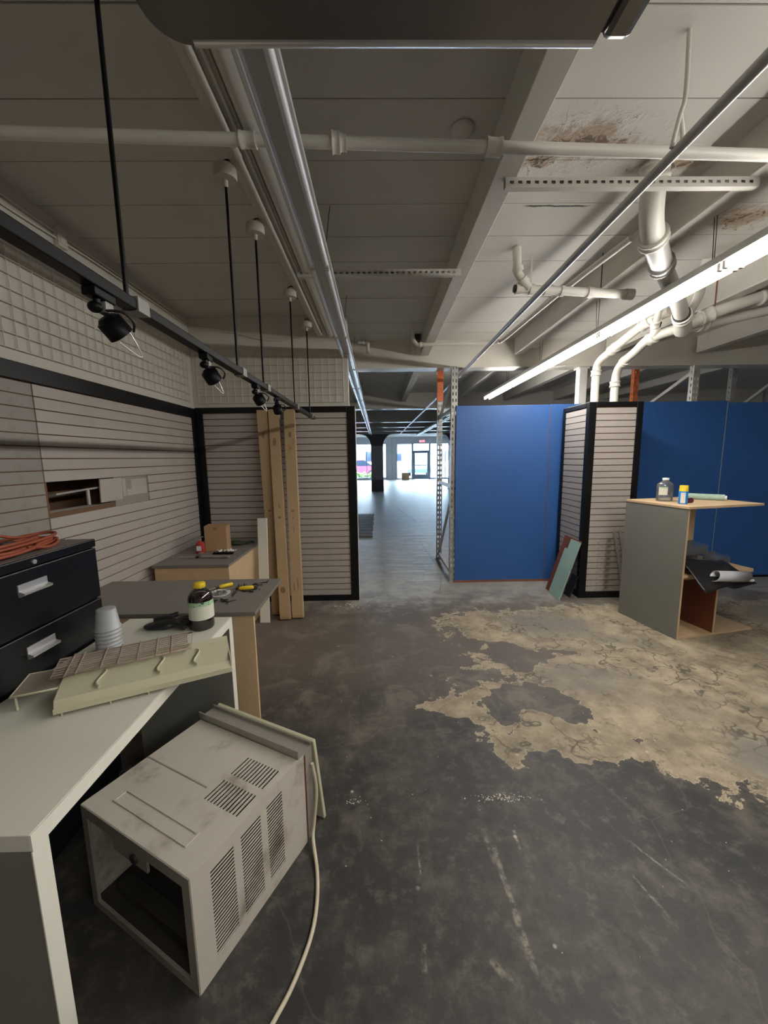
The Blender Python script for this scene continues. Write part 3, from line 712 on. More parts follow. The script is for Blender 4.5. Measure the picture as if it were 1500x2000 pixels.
def spot(y, yaw, label):
    t = thing('track_spotlight', (TX, y, TZ - 0.014), label, 'spotlight', yaw, 'spotlights on the black track')
    MB().box(-0.016, 0.016, -0.035, 0.035, -0.020, -0.001).build('adapter', 'track', t, local=True, bevel=0.003)
    MB().box(-0.012, 0.012, 0.002, 0.03, -0.045, -0.019).build('adapter_block', 'track_grey', t, local=True, bevel=0.003)
    MB().cyl((0, -0.01, -0.018), (0, -0.01, -0.034), 0.008, 10).ell((-0.004, -0.012, -0.038), (0.016, 0.013, 0.013), 6).build('swivel', 'track', t, local=True)
    ax = Vector((0.30, 0.55, -0.62)).normalized(); c = Vector((0, 0.015, -0.052)); sx = Vector((1, 0, 0)); sx = (sx - ax * sx.dot(ax)).normalized(); sd = ax.cross(sx)
    MB().tube([c - ax * 0.002, c + ax * 0.006, c + ax * 0.0065, c + ax * 0.045], 0.03, 18, radii=[0.018, 0.026, 0.029, 0.030]).build('lamp_can', 'track', t, local=True)
    MB().cyl(c + ax * 0.0452, c + ax * 0.046, 0.027, 18).build('lens', 'track_grey', t, local=True)
    pts = [c - ax * 0.012 + sx * 0.012, c + sx * 0.045 + ax * 0.004, c + sx * 0.052 + ax * 0.03, c + sx * 0.034 + ax * 0.048]
    MB().tube(smoothpts(pts, 5), 0.0032, 6).build('cable_loop', 'iron', t, local=True)
    w = [c - sd * 0.03 - ax * 0.012, c - sd * 0.032 + ax * 0.05, c - sd * 0.012 + ax * 0.098, c + sd * 0.004 + ax * 0.10, c + sd * 0.024 + ax * 0.05]
    MB().tube(smoothpts(w, 5), 0.0016, 6).build('wire_guard', 'chrome', t, local=True)
for k, (y, a) in enumerate(((0.95, 0.0), (1.50, 0.15), (2.09, 0.1), (2.52, 0.5))): spot(y, a, 'black %strack spotlight from the rail end by the tall cartons' % ('fourth ', 'third ', 'second ', 'first ')[k])

# ================================================================== OVERHEAD PIPEWORK
def pipe(name, pts, r, m, label, cat='pipe', n=14, k=6, hubs=(), hubm=None, group=None):
    pp = smoothpts(pts, k) if k else [Vector(p) for p in pts]
    if not hubs: return tag(MB().tube(pp, r, n).build(name, m), label, cat, group)
    c = sum(pp, Vector()) / len(pp); t = thing(name, tuple(c), label, cat, group=group)
    MB().tube(pp, r, n).build('pipe_run', m, t)
    for (a, b, rr) in hubs:
        a, b = Vector(a), Vector(b); d = (b - a)
        MB().tube([a, a + d * 0.12, a + d * 0.16, a + d * 0.84, a + d * 0.88, b], rr, n, radii=[rr * 1.08, rr * 1.08, rr, rr, rr * 1.08, rr * 1.08]).build('coupling', hubm or m, t)
    return t
def cp(x): return (x, 1.655 + 0.04 * x, 2.792)
pipe('water_pipe', [cp(XL + 0.015), cp(1.70)], 0.021, 'pipe_white', 'cream water pipe crossing under the beams from wall to beam', k=0,
     hubs=[(cp(-0.155), cp(-0.125), 0.034), (cp(-0.125), cp(-0.10), 0.027), (cp(0.44), cp(0.50), 0.030), (cp(-0.50), cp(-0.44), 0.026)])
pipe('steel_conduit', [(1.10, 0.5, 2.69), (1.13, 6, 2.69), (1.06, 18.0, 2.69)], 0.019, 'galv', 'long bare steel conduit slung below the beams', k=0,
     hubs=[((1.127, 5.4, 2.69), (1.128, 5.48, 2.69), 0.024)])
pipe('beam_pipe', [(-0.462, -1.0, 2.862), (-0.462, 4.15, 2.862)], 0.035, 'pipe_white', 'cream pipe running beside the left cream beam above the strip lights', k=0)
pipe('conduit', [(-0.553, -1.0, 2.837), (-0.553, 4.0, 2.837), (-0.545, 4.08, 2.837)], 0.012, 'pipe_white', 'thin cream conduit under the left cream beam', k=0,
     hubs=[((-0.553, 1.72, 2.837), (-0.553, 1.78, 2.837), 0.015)])
pipe('conduit', [(-0.518, -1.0, 2.842), (-0.518, 4.1, 2.842)], 0.006, 'pipe_white', 'finer cream conduit next to the thin one under the left beam', k=0)
# pipe hanger of twisted wire
tag(MB().tube(smoothpts([(1.10, 1.53, CZ), (1.11, 1.535, 2.86), (1.10, 1.54, 2.80), (1.085, 1.55, 2.70)], 4), 0.008, 6).tube(smoothpts([(1.10, 1.54, 2.80), (1.13, 1.56, 2.74), (1.125, 1.57, 2.69)], 4), 0.008, 6).build('wire_hanger', 'wire_white'),
    'twisted white wire holding the steel conduit to the ceiling', 'hanger')
# drain pipework: soil pipe from the ceiling, junction, two drops into the slatwall column, branches
dp = thing('drain_pipework', (2.3, 3.4, 2.75), 'white drain pipework from the ceiling to the slatwall column with grey couplings', 'pipework')
def run(nm, pts, r, m, k=5, radii=None, n=18):
    return MB().tube(smoothpts(pts, k) if k else pts, r, n, radii=radii).build(nm, m, dp)
def hub(a, b, r, m='pipe_white'):
    a, b = Vector(a), Vector(b); d = b - a
    return MB().tube([a, a + d * 0.02, a + d * 0.2, a + d * 0.22, a + d * 0.78, a + d * 0.8, a + d * 0.98, b], r, 18, radii=[r * 0.95, r * 1.1, r * 1.1, r, r, r * 1.1, r * 1.1, r * 0.95]).build('coupling', m, dp)
run('soil_pipe', [(1.42, 2.13, CZ), (1.43, 2.15, 2.97), (1.46, 2.20, 2.90), (1.52, 2.28, 2.85), (1.60, 2.37, 2.815)], 0.058, 'pipe_white', 6)
hub((1.42, 2.135, CZ - 0.005), (1.43, 2.15, 2.975), 0.066)
hub((1.575, 2.345, 2.825), (1.605, 2.377, 2.812), 0.072)
run('soil_pipe', [(1.60, 2.37, 2.814), (1.72, 2.49, 2.782), (1.80, 2.57, 2.768)], 0.060, 'pipe_metal', 0)
hub((1.775, 2.545, 2.772), (1.815, 2.585, 2.765), 0.066, 'pipe_metal')
run('soil_pipe', [(1.81, 2.58, 2.766), (2.30, 3.07, 2.725), (2.50, 3.28, 2.69)], 0.052, 'pipe_white', 0)
run('rubber_ring', [(2.43, 3.205, 2.704), (2.452, 3.229, 2.70)], 0.060, 'rubber', 0)
hub((2.455, 3.232, 2.70), (2.50, 3.28, 2.69), 0.064)
run('junction', [(2.49, 3.27, 2.692), (2.56, 3.35, 2.67), (2.62, 3.43, 2.645)], 0.062, 'pipe_white', 4)
run('drain_drop', [(2.74, 3.39, 2.71), (2.62, 3.44, 2.67), (2.47, 3.60, 2.63), (2.51, 3.85, 2.585), (2.59, 4.18, 2.55), (2.61, 4.30, 2.48), (2.61, 4.32, 2.36), (2.61, 4.32, 2.15)], 0.041, 'pipe_white')
hub((2.61, 4.32, 2.39), (2.61, 4.32, 2.33), 0.050); hub((2.57, 4.09, 2.56), (2.585, 4.15, 2.552), 0.048)
hub((2.49, 3.565, 2.638), (2.475, 3.63, 2.624), 0.052)
run('cleanout_stub', [(2.475, 3.58, 2.63), (2.45, 3.50, 2.70)], 0.034, 'pipe_white', 0)
run('cleanout_cap', [(2.45, 3.50, 2.70), (2.442, 3.475, 2.722)], 0.027, 'rubber', 0)
run('drain_drop', [(2.50, 3.42, 2.80), (2.45, 3.66, 2.775), (2.43, 3.90, 2.715), (2.45, 4.20, 2.66), (2.455, 4.38, 2.61), (2.455, 4.43, 2.50), (2.455, 4.43, 2.15)], 0.041, 'pipe_white')
hub((2.455, 4.43, 2.53), (2.455, 4.43, 2.47), 0.050); hub((2.44, 4.06, 2.685), (2.447, 4.16, 2.667), 0.048); hub((2.462, 3.60, 2.784), (2.445, 3.70, 2.768), 0.050)
run('branch', [(2.66, 3.40, 2.69), (2.80, 3.34, 2.75), (3.25, 3.27, 2.88), (3.9, 3.2, 2.97)], 0.047, 'pipe_white')
hub((2.72, 3.37, 2.717), (2.80, 3.34, 2.75), 0.056); hub((3.12, 3.29, 2.846), (3.25, 3.27, 2.88), 0.056)
run('branch', [(2.66, 3.47, 2.66), (2.9, 3.50, 2.72), (3.6, 3.45, 2.85), (4.1, 3.42, 2.91)], 0.042, 'pipe_white')
hub((2.80, 3.49, 2.70), (2.88, 3.5, 2.716), 0.05)
run('vent', [(2.40, 2.96, 2.99), (2.42, 3.02, 2.88), (2.52, 3.16, 2.81), (2.58, 3.34, 2.72)], 0.032, 'pipe_white')
hub((2.415, 3.0, 2.905), (2.435, 3.05, 2.868), 0.040)
run('vent', [(2.30, 3.22, 2.88), (2.36, 3.36, 2.78), (2.45, 3.54, 2.68)], 0.026, 'pipe_white')
hub((2.40, 3.44, 2.735), (2.43, 3.50, 2.70), 0.034)
run('hanger_rod', [(2.80, 3.33, CZ), (2.80, 3.33, 2.79)], 0.006, 'rust', 0, n=6)
# trap arm
ta = thing('trap_pipe', (1.3, 3.0, 2.8), 'white waste pipe with wye fitting running right below the ceiling', 'pipe')
MB().tube(smoothpts([(1.0, 2.92, CZ), (1.01, 2.93, 2.96), (1.03, 2.96, 2.90), (1.12, 2.985, 2.81)], 5), 0.030, 14).build('drop', 'pipe_white', ta)
MB().tube([(1.015, 2.94, 2.935), (1.03, 2.95, 2.905)], 0.038, 14).build('coupling', 'pipe_white', ta)
MB().tube([(1.06, 2.965, 2.865), (1.085, 2.975, 2.84)], 0.038, 14).build('coupling', 'pipe_white', ta)
MB().tube([(1.03, 3.0, 2.812), (1.38, 3.0, 2.795), (1.9, 3.0, 2.765)], 0.030, 14).build('arm', 'pipe_white', ta)
MB().tube([(1.015, 3.0, 2.813), (1.03, 3.0, 2.812)], 0.026, 12).build('cleanout_plug', 'rubber', ta)
for a, b in ((1.03, 1.06), (1.13, 1.16), (1.24, 1.30), (1.36, 1.385), (1.56, 1.60), (1.84, 1.90)):
    MB().tube([(a, 3.0, 2.812 - (a - 1.03) * 0.054), (b, 3.0, 2.812 - (b - 1.03) * 0.054)], 0.037, 14).build('coupling', 'pipe_white', ta)
MB().tube([(1.66, 3.0, 2.81), (1.66, 3.0, CZ)], 0.004, 6).build('hanger_rod', 'iron', ta)
MB().box(1.135, 1.147, 2.995, 2.998, 2.84, CZ).build('strap', 'wire_white', ta)
# pipe along the girder and fittings
pipe('girder_pipe', [(0.40, 4.42, 3.04), (0.405, 4.42, 2.90), (0.44, 4.42, 2.835), (0.50, 4.42, 2.822), (0.9, 4.40, 2.822), (1.24, 4.40, 2.822), (1.32, 4.36, 2.825), (1.36, 4.25, 2.83), (1.46, 3.3, 2.875), (1.55, 2.5, 2.89)], 0.020, 'pipe_white', 'cream pipe hugging the girder and turning along the ceiling', k=4, hubs=[((0.48, 4.42, 2.822), (0.53, 4.42, 2.822), 0.026)])
jb = thing('junction_box', (0.48, 4.93, 2.93), 'white electrical box with dark wiring beside the centre beam at the girder', 'electrical box')
MB().box(0.46, 0.53, 4.80, 4.9, 2.98, CZ).build('wire_bundle', 'rubber', jb)
MB().box(0.43, 0.50, 4.92, 5.0, 2.88, CZ).build('box_body', 'wire_white', jb, bevel=0.004)
tag(MB().box(1.93, 2.02, 4.9, 5.03, 2.93, CZ).box(2.02, 2.06, 4.9, 5.03, 2.95, 3.03).build('junction_box', 'wire_white', bevel=0.003), 'small cream box at the girder beside the right beam', 'electrical box')
pipe('pipe_stub', [(-0.215, 4.90, 2.99), (-0.14, 4.90, 2.99), (-0.10, 4.90, 2.98), (-0.10, 4.90, 2.94), (-0.10, 4.90, 2.85)], 0.022, 'pipe_white', 'short cream elbow pipe in front of the girder end', k=3, hubs=[((-0.16, 4.90, 2.99), (-0.13, 4.90, 2.99), 0.028)])
tag(MB().lathe([(0.0, CZ), (0.05, CZ), (0.055, CZ - 0.008), (0.04, CZ - 0.02), (0.012, CZ - 0.03), (0.0, CZ - 0.03)][::-1], (0.40, 1.93, 0), 20).build('ceiling_rosette', 'ceiling'), 'round painted electrical rosette on the ceiling', 'rosette')

# slotted steel angles screwed across the beams
def slotted(name, x0, x1, y, z, label):
    b = MB(); p = 0.038; h = 0.042; t = 0.003
    b.box(x0, x1, y, y + 0.03, z + h - t, z + h)                 # top flange
    b.box(x0, x1, y, y + t, z + h * 0.66, z + h - t).box(x0, x1, y, y + t, z, z + h * 0.36)
    b.box(x0, x1, y + 0.027, y + 0.03, z, z + h - t).box(x0, x1, y + t, y + 0.027, z, z + t)  # back and bottom plates added to keep light out behind the slots
    n = int((x1 - x0) / p)
    for k in range(n): b.box(x0 + k * p, x0 + k * p + p * 0.5, y, y + t, z + h * 0.36, z + h * 0.66)
    b.box(x0 + n * p, x1, y, y + t, z + h * 0.36, z + h * 0.66)
    return tag(b.build(name, 'beam'), label, 'steel angle')
slotted('slotted_angle', 0.60, 1.77, 1.925, 2.808, 'perforated cream steel angle crossing below the stained planks')
slotted('slotted_angle', -0.52, 0.58, 2.775, 2.808, 'perforated cream steel angle between the left and centre beams')

# loose cables on the upper walls
for pts, lab in (([(XL + 0.012, 0.6, 2.90), (XL + 0.02, 1.4, 2.94), (XL + 0.012, 2.2, 2.925), (XL + 0.02, 2.9, 2.95), (XL + 0.015, 4.1, 2.96)], 'pale cable stapled along the top of the left wall'),
                 ([(XL + 0.012, 0.6, 2.97), (XL + 0.014, 1.7, 2.985), (XL + 0.02, 2.4, 2.965), (XL + 0.012, 3.4, 2.99), (XL + 0.012, 4.15, 2.99)], 'second pale cable just under the ceiling on the left wall'),
                 ([(XL + 0.03, YB - 0.01, 2.96), (-1.5, YB - 0.01, 2.90), (-1.15, YB - 0.01, 2.82), (-0.8, YB - 0.01, 2.83), (-0.55, YB - 0.01, 2.93)], 'thin cable sagging across the wall above the partition grid')):
    tag(MB().tube(smoothpts(pts, 8), 0.006, 6).build('cable', 'wire_white'), lab, 'cable')
tag(MB().box(XL, XL + 0.03, 2.55, 2.62, 2.90, 3.0).box(XL + 0.03, XL + 0.034, 2.56, 2.61, 2.915, 2.985).build('wall_box', 'wire_white', bevel=0.003), 'small cream electrical box under the ceiling on the left wall', 'electrical box')

# dark casing hanging just above the viewer
hz = 2.30
hd = thing('hanging_heater', (0.045, 0.43, hz), 'dark metal casing hung from the ceiling near the strip lights', 'heater')
def rrect(x0, x1, y0, y1, r, k=6, corners=(1, 1, 1, 1)):
    out = []
    for (cx, cy, a0, on) in ((x1 - r, y1 - r, 0, corners[0]), (x0 + r, y1 - r, 90, corners[1]), (x0 + r, y0 + r, 180, corners[2]), (x1 - r, y0 + r, 270, corners[3])):
        if on: out += [(cx + r * math.cos(math.radians(a0 + 90 * j / k)), cy + r * math.sin(math.radians(a0 + 90 * j / k))) for j in range(k + 1)]
        else: out.append({0: (x1, y1), 90: (x0, y1), 180: (x0, y0), 270: (x1, y0)}[a0])
    return out
o = MB().prism(rrect(-0.36, 0.385, 0.02, 0.765, 0.06, corners=(0, 1, 1, 0)), hz, hz + 0.22, 'z').build('casing', 'hood', hd)
b_ = o.modifiers.new('bevel', 'BEVEL'); b_.width = 0.022; b_.segments = 4; b_.limit_method = 'ANGLE'; b_.angle_limit = math.radians(50)
MB().prism(rrect(-0.30, 0.36, 0.08, 0.69, 0.05), hz - 0.004, hz + 0.001, 'z').build('bottom_panel', 'hood_in', hd, bevel=0.002)
MB().cyl((-0.30, 0.762, hz + 0.010), (0.383, 0.762, hz + 0.010), 0.0125, 14).build('added_glint_trim', 'chrome', hd)  # chrome rod added to draw a glint along the casing's far edge
MB().box(0.392, 0.442, 0.02, 0.762, hz + 0.001, hz + 0.22).build('end_cap', 'hood', hd, bevel=0.012)
MB().box(0.384, 0.393, 0.04, 0.752, hz + 0.008, hz + 0.21).build('seam_strip', 'rubber', hd)
for x in (-0.2, 0.25): MB().cyl((x, 0.35, hz + 0.2), (x, 0.35, CZ), 0.006, 8).build('threaded_rod', 'galv', hd)

# ================================================================== RACKS AND BLUE PANELS
YP = 4.735
for (x0, x1, zt, lab) in ((0.955, 2.098, 2.205, 'blue painted panel fixed to the bare rack upright'), (2.102, 3.2, 2.21, 'blue painted panel half hidden behind the slatwall column'),
                          (3.205, 4.262, 2.225, 'blue painted panel between the slatwall column and the worn seam'), (4.268, 5.7, 2.205, 'blue painted panel right of the worn seam')):
    t = thing('blue_panel', ((x0 + x1) / 2, YP, 0), lab, 'panel')
    MB().box(x0, x1, YP, YP + 0.018, 0.03, zt).build('sheet', 'blue', t, bevel=0.002)
    MB().box(x0, x1, YP + 0.001, YP + 0.02, 0, 0.03).build('bottom_edge', 'black' if x0 > 2.5 else 'rust', t)
    MB().box(x1 - 0.004, x1 + 0.001, YP - 0.003, YP, 0.05, zt - 0.02).build('edge_strip', 'rack_grey' if x0 > 3 else 'rust', t)
def upright(x, y, zt, m, facing=-1, w=0.076, d=0.07):
    """channel post with two rows of punched slots on the face"""
    b = MB(); p = 0.0762; t = 0.004; yf = y if facing < 0 else y + d
    cols = (x, x + 0.012, x + 0.026, x + w - 0.026, x + w - 0.012, x + w)
    ya, yb = (y, y + t)
    for a, c in ((0, 1), (2, 3), (4, 5)): b.box(cols[a], cols[c], ya, yb, 0.006, zt)
    z = 0.006
    while z < zt:
        z1 = min(z + p * 0.5, zt)
        for a, c in ((1, 2), (3, 4)): b.box(cols[a], cols[c], ya, yb, z, z1)
        z += p
    # punched side towards the passage
    b.box(x + w - t, x + w, y + t, y + d, 0.006, zt)
    for (u0, u1) in ((y + t, y + 0.022), (y + 0.036, y + d)): b.box(x, x + t, u0, u1, 0.006, zt)
    z = 0.006
    while z < zt:
        b.box(x, x + t, y + 0.022, y + 0.036, z, min(z + p * 0.55, zt)); z += p
    b.box(x - 0.01, x + w + 0.01, y - 0.01, y + d + 0.01, 0, 0.006)
    return b
def rack_frame(x, ya, yb, za, zb, m1, m2, label):
    t = thing('rack_upright_frame', (x + 0.038, (ya + yb) / 2, 0), label, 'rack frame')
    upright(x, ya, za, m1).build('post', m1, t)
    upright(x, yb, zb, m2).build('post', m2, t)
    for z in (0.08, 1.2, 2.16):
        MB().box(x + 0.018, x + 0.058, ya + 0.07, yb, z, z + 0.04).build('strut', 'rack_grey', t)
    for z0, z1 in ((0.1, 1.2), (2.18, 2.9)):
        zt = min(z1, za - 0.05)
        MB().obox((x + 0.024, ya + 0.05, zt - 0.04), (0.03, 0, 0), (0, yb - ya, z0 - zt), (0, 0, 0.045)).build('diagonal_brace', 'rack_grey', t)
    return t
rf = rack_frame(0.90, 4.768, 5.86, 2.66, 2.95, 'rack_grey', 'rack_grey', 'grey pallet rack frame standing at the edge of the blue panel')
rack_frame(3.86, 4.80, 5.92, 2.66, 2.95, 'rack_grey', 'rack_orange', 'pallet rack frame with orange rear post beside the drain pipes')
rack_frame(5.35, 4.80, 5.92, 2.9, 2.95, 'rack_grey', 'rack_grey', 'grey pallet rack frame behind the last blue panel')
MB().box(0.894, 0.982, 5.845, 5.858, 2.42, 2.95).build('orange_sleeve', 'rack_orange', rf)
tag(MB().box(0.98, 3.86, 5.87, 5.91, 2.2, 2.3).build('rack_beam', 'rack_grey', bevel=0.004), 'grey rack beam spanning between the frames behind the panels', 'rack beam')
tag(MB().box(3.94, 5.35, 5.87, 5.91, 2.28, 2.38).build('rack_beam', 'rack_grey', bevel=0.004), 'grey rack beam behind the right blue panels', 'rack beam')
# square white post under the girder
tag(MB().box(2.60, 2.70, 5.07, 5.17, 0.0, 2.71).box(2.58, 2.72, 5.055, 5.19, 2.69, 2.711).build('square_post', 'pipe_white', bevel=0.004), 'square white post carrying the girder behind the column', 'post')
pipe('sprinkler_branch', [(2.36, 4.98, 2.705), (2.12, 4.98, 2.69), (2.05, 4.98, 2.675)], 0.012, 'pipe_white', 'thin white branch with clamp at the girder near the strip light', k=0, hubs=[((2.14, 4.98, 2.692), (2.10, 4.98, 2.687), 0.022)])

# slatwall clad column
CX0, CX1, CY0, CY1, CZT = 2.235, 2.815, 4.12, 4.70, 2.15
cl = thing('slatwall_column', ((CX0 + CX1) / 2, (CY0 + CY1) / 2, 0), 'boxed column clad in pale slatwall with black corner frame', 'column')
MB().box(CX0 + 0.02, CX1 - 0.02, CY0 + 0.02, CY1, 0, CZT - 0.03).build('core', 'groove', cl)
fm = MB().box(0, CX1 - CX0 - 0.15, 0, 0.012, 0, PITCH - 0.010).mesh('slat', MT['slat_col'])
fmd = MB().box(0, CX1 - CX0 - 0.15, 0, 0.012, 0, PITCH - 0.010).mesh('slat', MT['slat_col_dirty'])
sm_ = MB().box(0, 0.012, 0, CY1 - CY0 - 0.12, 0, PITCH - 0.010).mesh('slat', MT['slat_col'])
z = 0.075; k = 0
base = Vector(cl.location)
while z + PITCH < CZT - 0.04:
    inst(fmd if k < 9 else fm, 'slat', cl, Vector((CX0 + 0.08, CY0 + 0.008, z)) - base)
    inst(sm_, 'slat', cl, Vector((CX0 + 0.008, CY0 + 0.06, z)) - base)
    z += PITCH * 0.97; k += 1
for nm, bx_ in (('corner_post', (CX0, CX0 + 0.08, CY0, CY0 + 0.06, 0, CZT)), ('corner_post', (CX1 - 0.07, CX1, CY0, CY0 + 0.06, 0, CZT)), ('corner_post', (CX0, CX0 + 0.02, CY1 - 0.06, CY1, 0, CZT)),
                ('top_rail', (CX0 + 0.08, CX1 - 0.07, CY0, CY0 + 0.02, CZT - 0.05, CZT)), ('bottom_rail', (CX0 + 0.08, CX1 - 0.07, CY0, CY0 + 0.02, 0, 0.07)),
                ('top_rail', (CX0, CX0 + 0.02, CY0 + 0.06, CY1 - 0.06, CZT - 0.05, CZT)), ('bottom_rail', (CX0, CX0 + 0.02, CY0 + 0.06, CY1 - 0.06, 0, 0.07))):
    MB().box(*bx_).build(nm, 'black', cl, bevel=0.004)

# boards leaning on the column
def lean(name, poly, y_dir, m, label, x0, x1, h, th, yb):
    """poly in (y, s) with s running up the slope from floor (x0) to the column face (x1, h)"""
    L = math.hypot(x1 - x0, h); ux, uz = (x1 - x0) / L, h / L; nx, nz = uz, -ux
    b = MB(); n = len(poly)
    vs = [(x0 + ux * s, yb + y, uz * s + 0.0) for y, s in poly] + [(x0 + ux * s + nx * th, yb + y, uz * s + nz * th + 0.0) for y, s in poly]
    lo = min(v[2] for v in vs); vs = [(a, c, e - lo) for a, c, e in vs]
    b.add(vs, [tuple(range(n)), tuple(range(2 * n - 1, n - 1, -1))] + [(i, (i + 1) % n, n + (i + 1) % n, n + i) for i in range(n)])
    return tag(b.build(name, m, fix=True), label, 'board')
lean('teal_board', [(0, 0), (0, 0.68), (0.20, 0.68), (0.20, 0.56), (0.26, 0.56), (0.26, 0.0)], 0, 'teal', 'pale teal notched board leaning on the slatwall column', 1.985, 2.19, 0.65, 0.014, 4.06)
lean('brown_board', [(0, 0), (0, 0.69), (0.37, 0.69), (0.37, 0)], 0, 'brown', 'brown hardboard leaning behind the teal board', 2.006, 2.211, 0.66, 0.008, 4.075)
lean('dark_offcut', [(0, 0), (0, 0.26), (0.14, 0.26), (0.14, 0)], 0, 'dark_scrap', 'small dark offcut leaning at the foot of the column', 2.14, 2.226, 0.24, 0.006, 4.13)
for k, (xa, xb, zt) in enumerate(((2.70, 2.575, 0.76), (2.76, 2.635, 0.77))):
    tag(MB().obox((xa, 4.02, 0.0), (0.022, 0, 0), (0, 0.018, 0), (xb - xa, 0.078, zt)).build('metal_bar', 'rack_grey'), ('slim grey metal bar leaning on the column beside the grey cabinet', 'second slim grey metal bar leaning nearest the grey cabinet')[k], 'bar')

# ================================================================== GREY CABINET ON THE RIGHT
cyaw = math.radians(11.5)
gc = thing('display_cabinet', (2.556, 3.10, 0), 'open cabinet shell with grey laminate side and wooden shelves', 'cabinet', cyaw)
CWD, CDP, CHT = 0.83, 0.62, 1.163
MB().box(0, 0.004, 0, CDP, 0.002, CHT - 0.02).build('laminate_side', 'grey_lam', gc, local=True)
MB().box(0.004, 0.022, 0, CDP, 0.002, CHT - 0.02).build('side_panel', 'mdf', gc, local=True)
MB().box(-0.004, CWD - 0.03, -0.01, CDP, CHT - 0.02, CHT).build('top_panel', 'mdf', gc, local=True, bevel=0.001)
MB().box(0.022, CWD + 0.02, 0, CDP, 0.0, 0.018).build('bottom_panel', 'mdf', gc, local=True, bevel=0.001)
MB().box(0.022, 0.80, 0.01, CDP - 0.03, 0.545, 0.575).build('middle_shelf', 'mdf', gc, local=True, bevel=0.001)
MB().box(0.40, 0.418, 0.004, CDP - 0.05, 0.018, 0.545).build('divider_edge', 'mdf', gc, local=True)
MB().box(0.396, 0.400, 0.006, CDP - 0.05, 0.018, 0.54).build('divider_face', 'brown', gc, local=True)
MB().box(0.022, 0.44, 0.285, 0.303, 0.575, CHT - 0.02).build('back_board', 'mdf', gc, local=True)
MB().box(0.022, 0.40, 0.06, 0.078, 0.51, 0.54).build('shelf_cleat', 'mdf', gc, local=True)
GM = WORLD[gc.name]
def G(x, y, z): return GM @ Vector((x, y, z))

# things on the cabinet
p = G(0.20, 0.40, CHT)
t = thing('water_bottle', tuple(p), 'clear plastic jug with white cap on the grey cabinet', 'bottle')
MB().lathe([(0.062, 0), (0.07, 0.006), (0.07, 0.045), (0.067, 0.05), (0.07, 0.055), (0.07, 0.145), (0.064, 0.162), (0.03, 0.188), (0.024, 0.192), (0.024, 0.2)], (0, 0, 0), 24, 1.0, 0.8).build('jug', 'clear', t, local=True)
MB().lathe([(0.064, 0.003), (0.066, 0.04), (0.066, 0.10), (0.0, 0.10)], (0, 0, 0), 24, 1.0, 0.8).build('water', 'clear', t, local=True)
MB().lathe([(0.027, 0.196), (0.027, 0.214), (0.0, 0.216)], (0, 0, 0), 20).build('cap', 'white_plain', t, local=True)
MB().prism([(0.0712 * math.cos(math.radians(a)), 0.0572 * math.sin(math.radians(a))) for a in range(195, 265, 7)] + [(0.0705 * math.cos(math.radians(a)), 0.0565 * math.sin(math.radians(a))) for a in range(258, 188, -7)], 0.06, 0.135, 'z').build('paper_label', 'label', t, local=True)
p = G(0.14, 0.17, CHT)
t = thing('spray_can', tuple(p), 'blue spray can with yellow cap on the cabinet edge', 'spray can')
MB().lathe([(0.033, 0), (0.034, 0.004), (0.034, 0.118), (0.028, 0.126)], (0, 0, 0), 24).build('can_body', 'spray_blue', t, local=True)
MB().lathe([(0.0345, 0.112), (0.0345, 0.118), (0.033, 0.12), (0.032, 0.158), (0.030, 0.162), (0, 0.162)], (0, 0, 0), 24).build('cap', 'yellow', t, local=True)
MB().prism([(0.0345 * math.cos(math.radians(a)), 0.0345 * math.sin(math.radians(a))) for a in range(200, 262, 6)] + [(0.0338 * math.cos(math.radians(a)), 0.0338 * math.sin(math.radians(a))) for a in range(258, 196, -6)], 0.01, 0.10, 'z').build('paper_label', 'white_plain', t, local=True)
t = thing('purple_cap', tuple(G(0.26, 0.22, CHT)), 'dark purple bottle cap lying beside the blue spray can', 'cap', cyaw)
MB().cyl((-0.03, 0, 0.022), (0.035, 0.0, 0.022), 0.022, 18).build('cap_shell', 'purple', t, local=True)
MB().cyl((-0.036, 0, 0.022), (-0.03, 0.0, 0.022), 0.017, 18).build('cap_rim', 'white_plain', t, local=True)
t = thing('paint_roller_cover', tuple(G(0.62, 0.36, CHT)), 'fuzzy pale green paint roller cover lying on the cabinet', 'roller', cyaw)
MB().tube(smoothpts([(-0.12, 0.13, 0.03), (-0.07, 0.07, 0.03), (0.0, -0.01, 0.028), (0.08, -0.12, 0.028)], 6), 0.028, 16).build('nap', 'roller', t, local=True)
MB().cyl((0.078, -0.119, 0.028), (0.088, -0.133, 0.028), 0.018, 14).build('core', 'white_plain', t, local=True)
# acrylic bins on the shelf
def tray(x, y, z, w, dd, h, label, rz=0.0):
    t = thing('acrylic_bin', tuple(G(x, y, z)), label, 'bin', cyaw + rz)
    e = 0.004
    MB().box(0, w, 0, dd, 0, e).box(0, w, 0, e, e, h * 0.7).box(0, w, dd - e, dd, e, h).box(0, e, e, dd - e, e, h * 0.85).box(w - e, w, e, dd - e, e, h * 0.85).build('bin_shell', 'clear', t, local=True)
    MB().box(w * 0.45, w * 0.45 + e, e, dd - e, e, h * 0.8).build('divider', 'clear', t, local=True)
tray(0.10, 0.11, 0.576, 0.40, 0.165, 0.13, 'clear acrylic bin lowest on the wooden shelf')
tray(0.09, 0.115, 0.708, 0.33, 0.13, 0.10, 'clear acrylic bin stacked on another on the shelf', 0.04)
tray(0.54, 0.12, 0.576, 0.14, 0.14, 0.11, 'small clear acrylic bin at the end of the shelf')
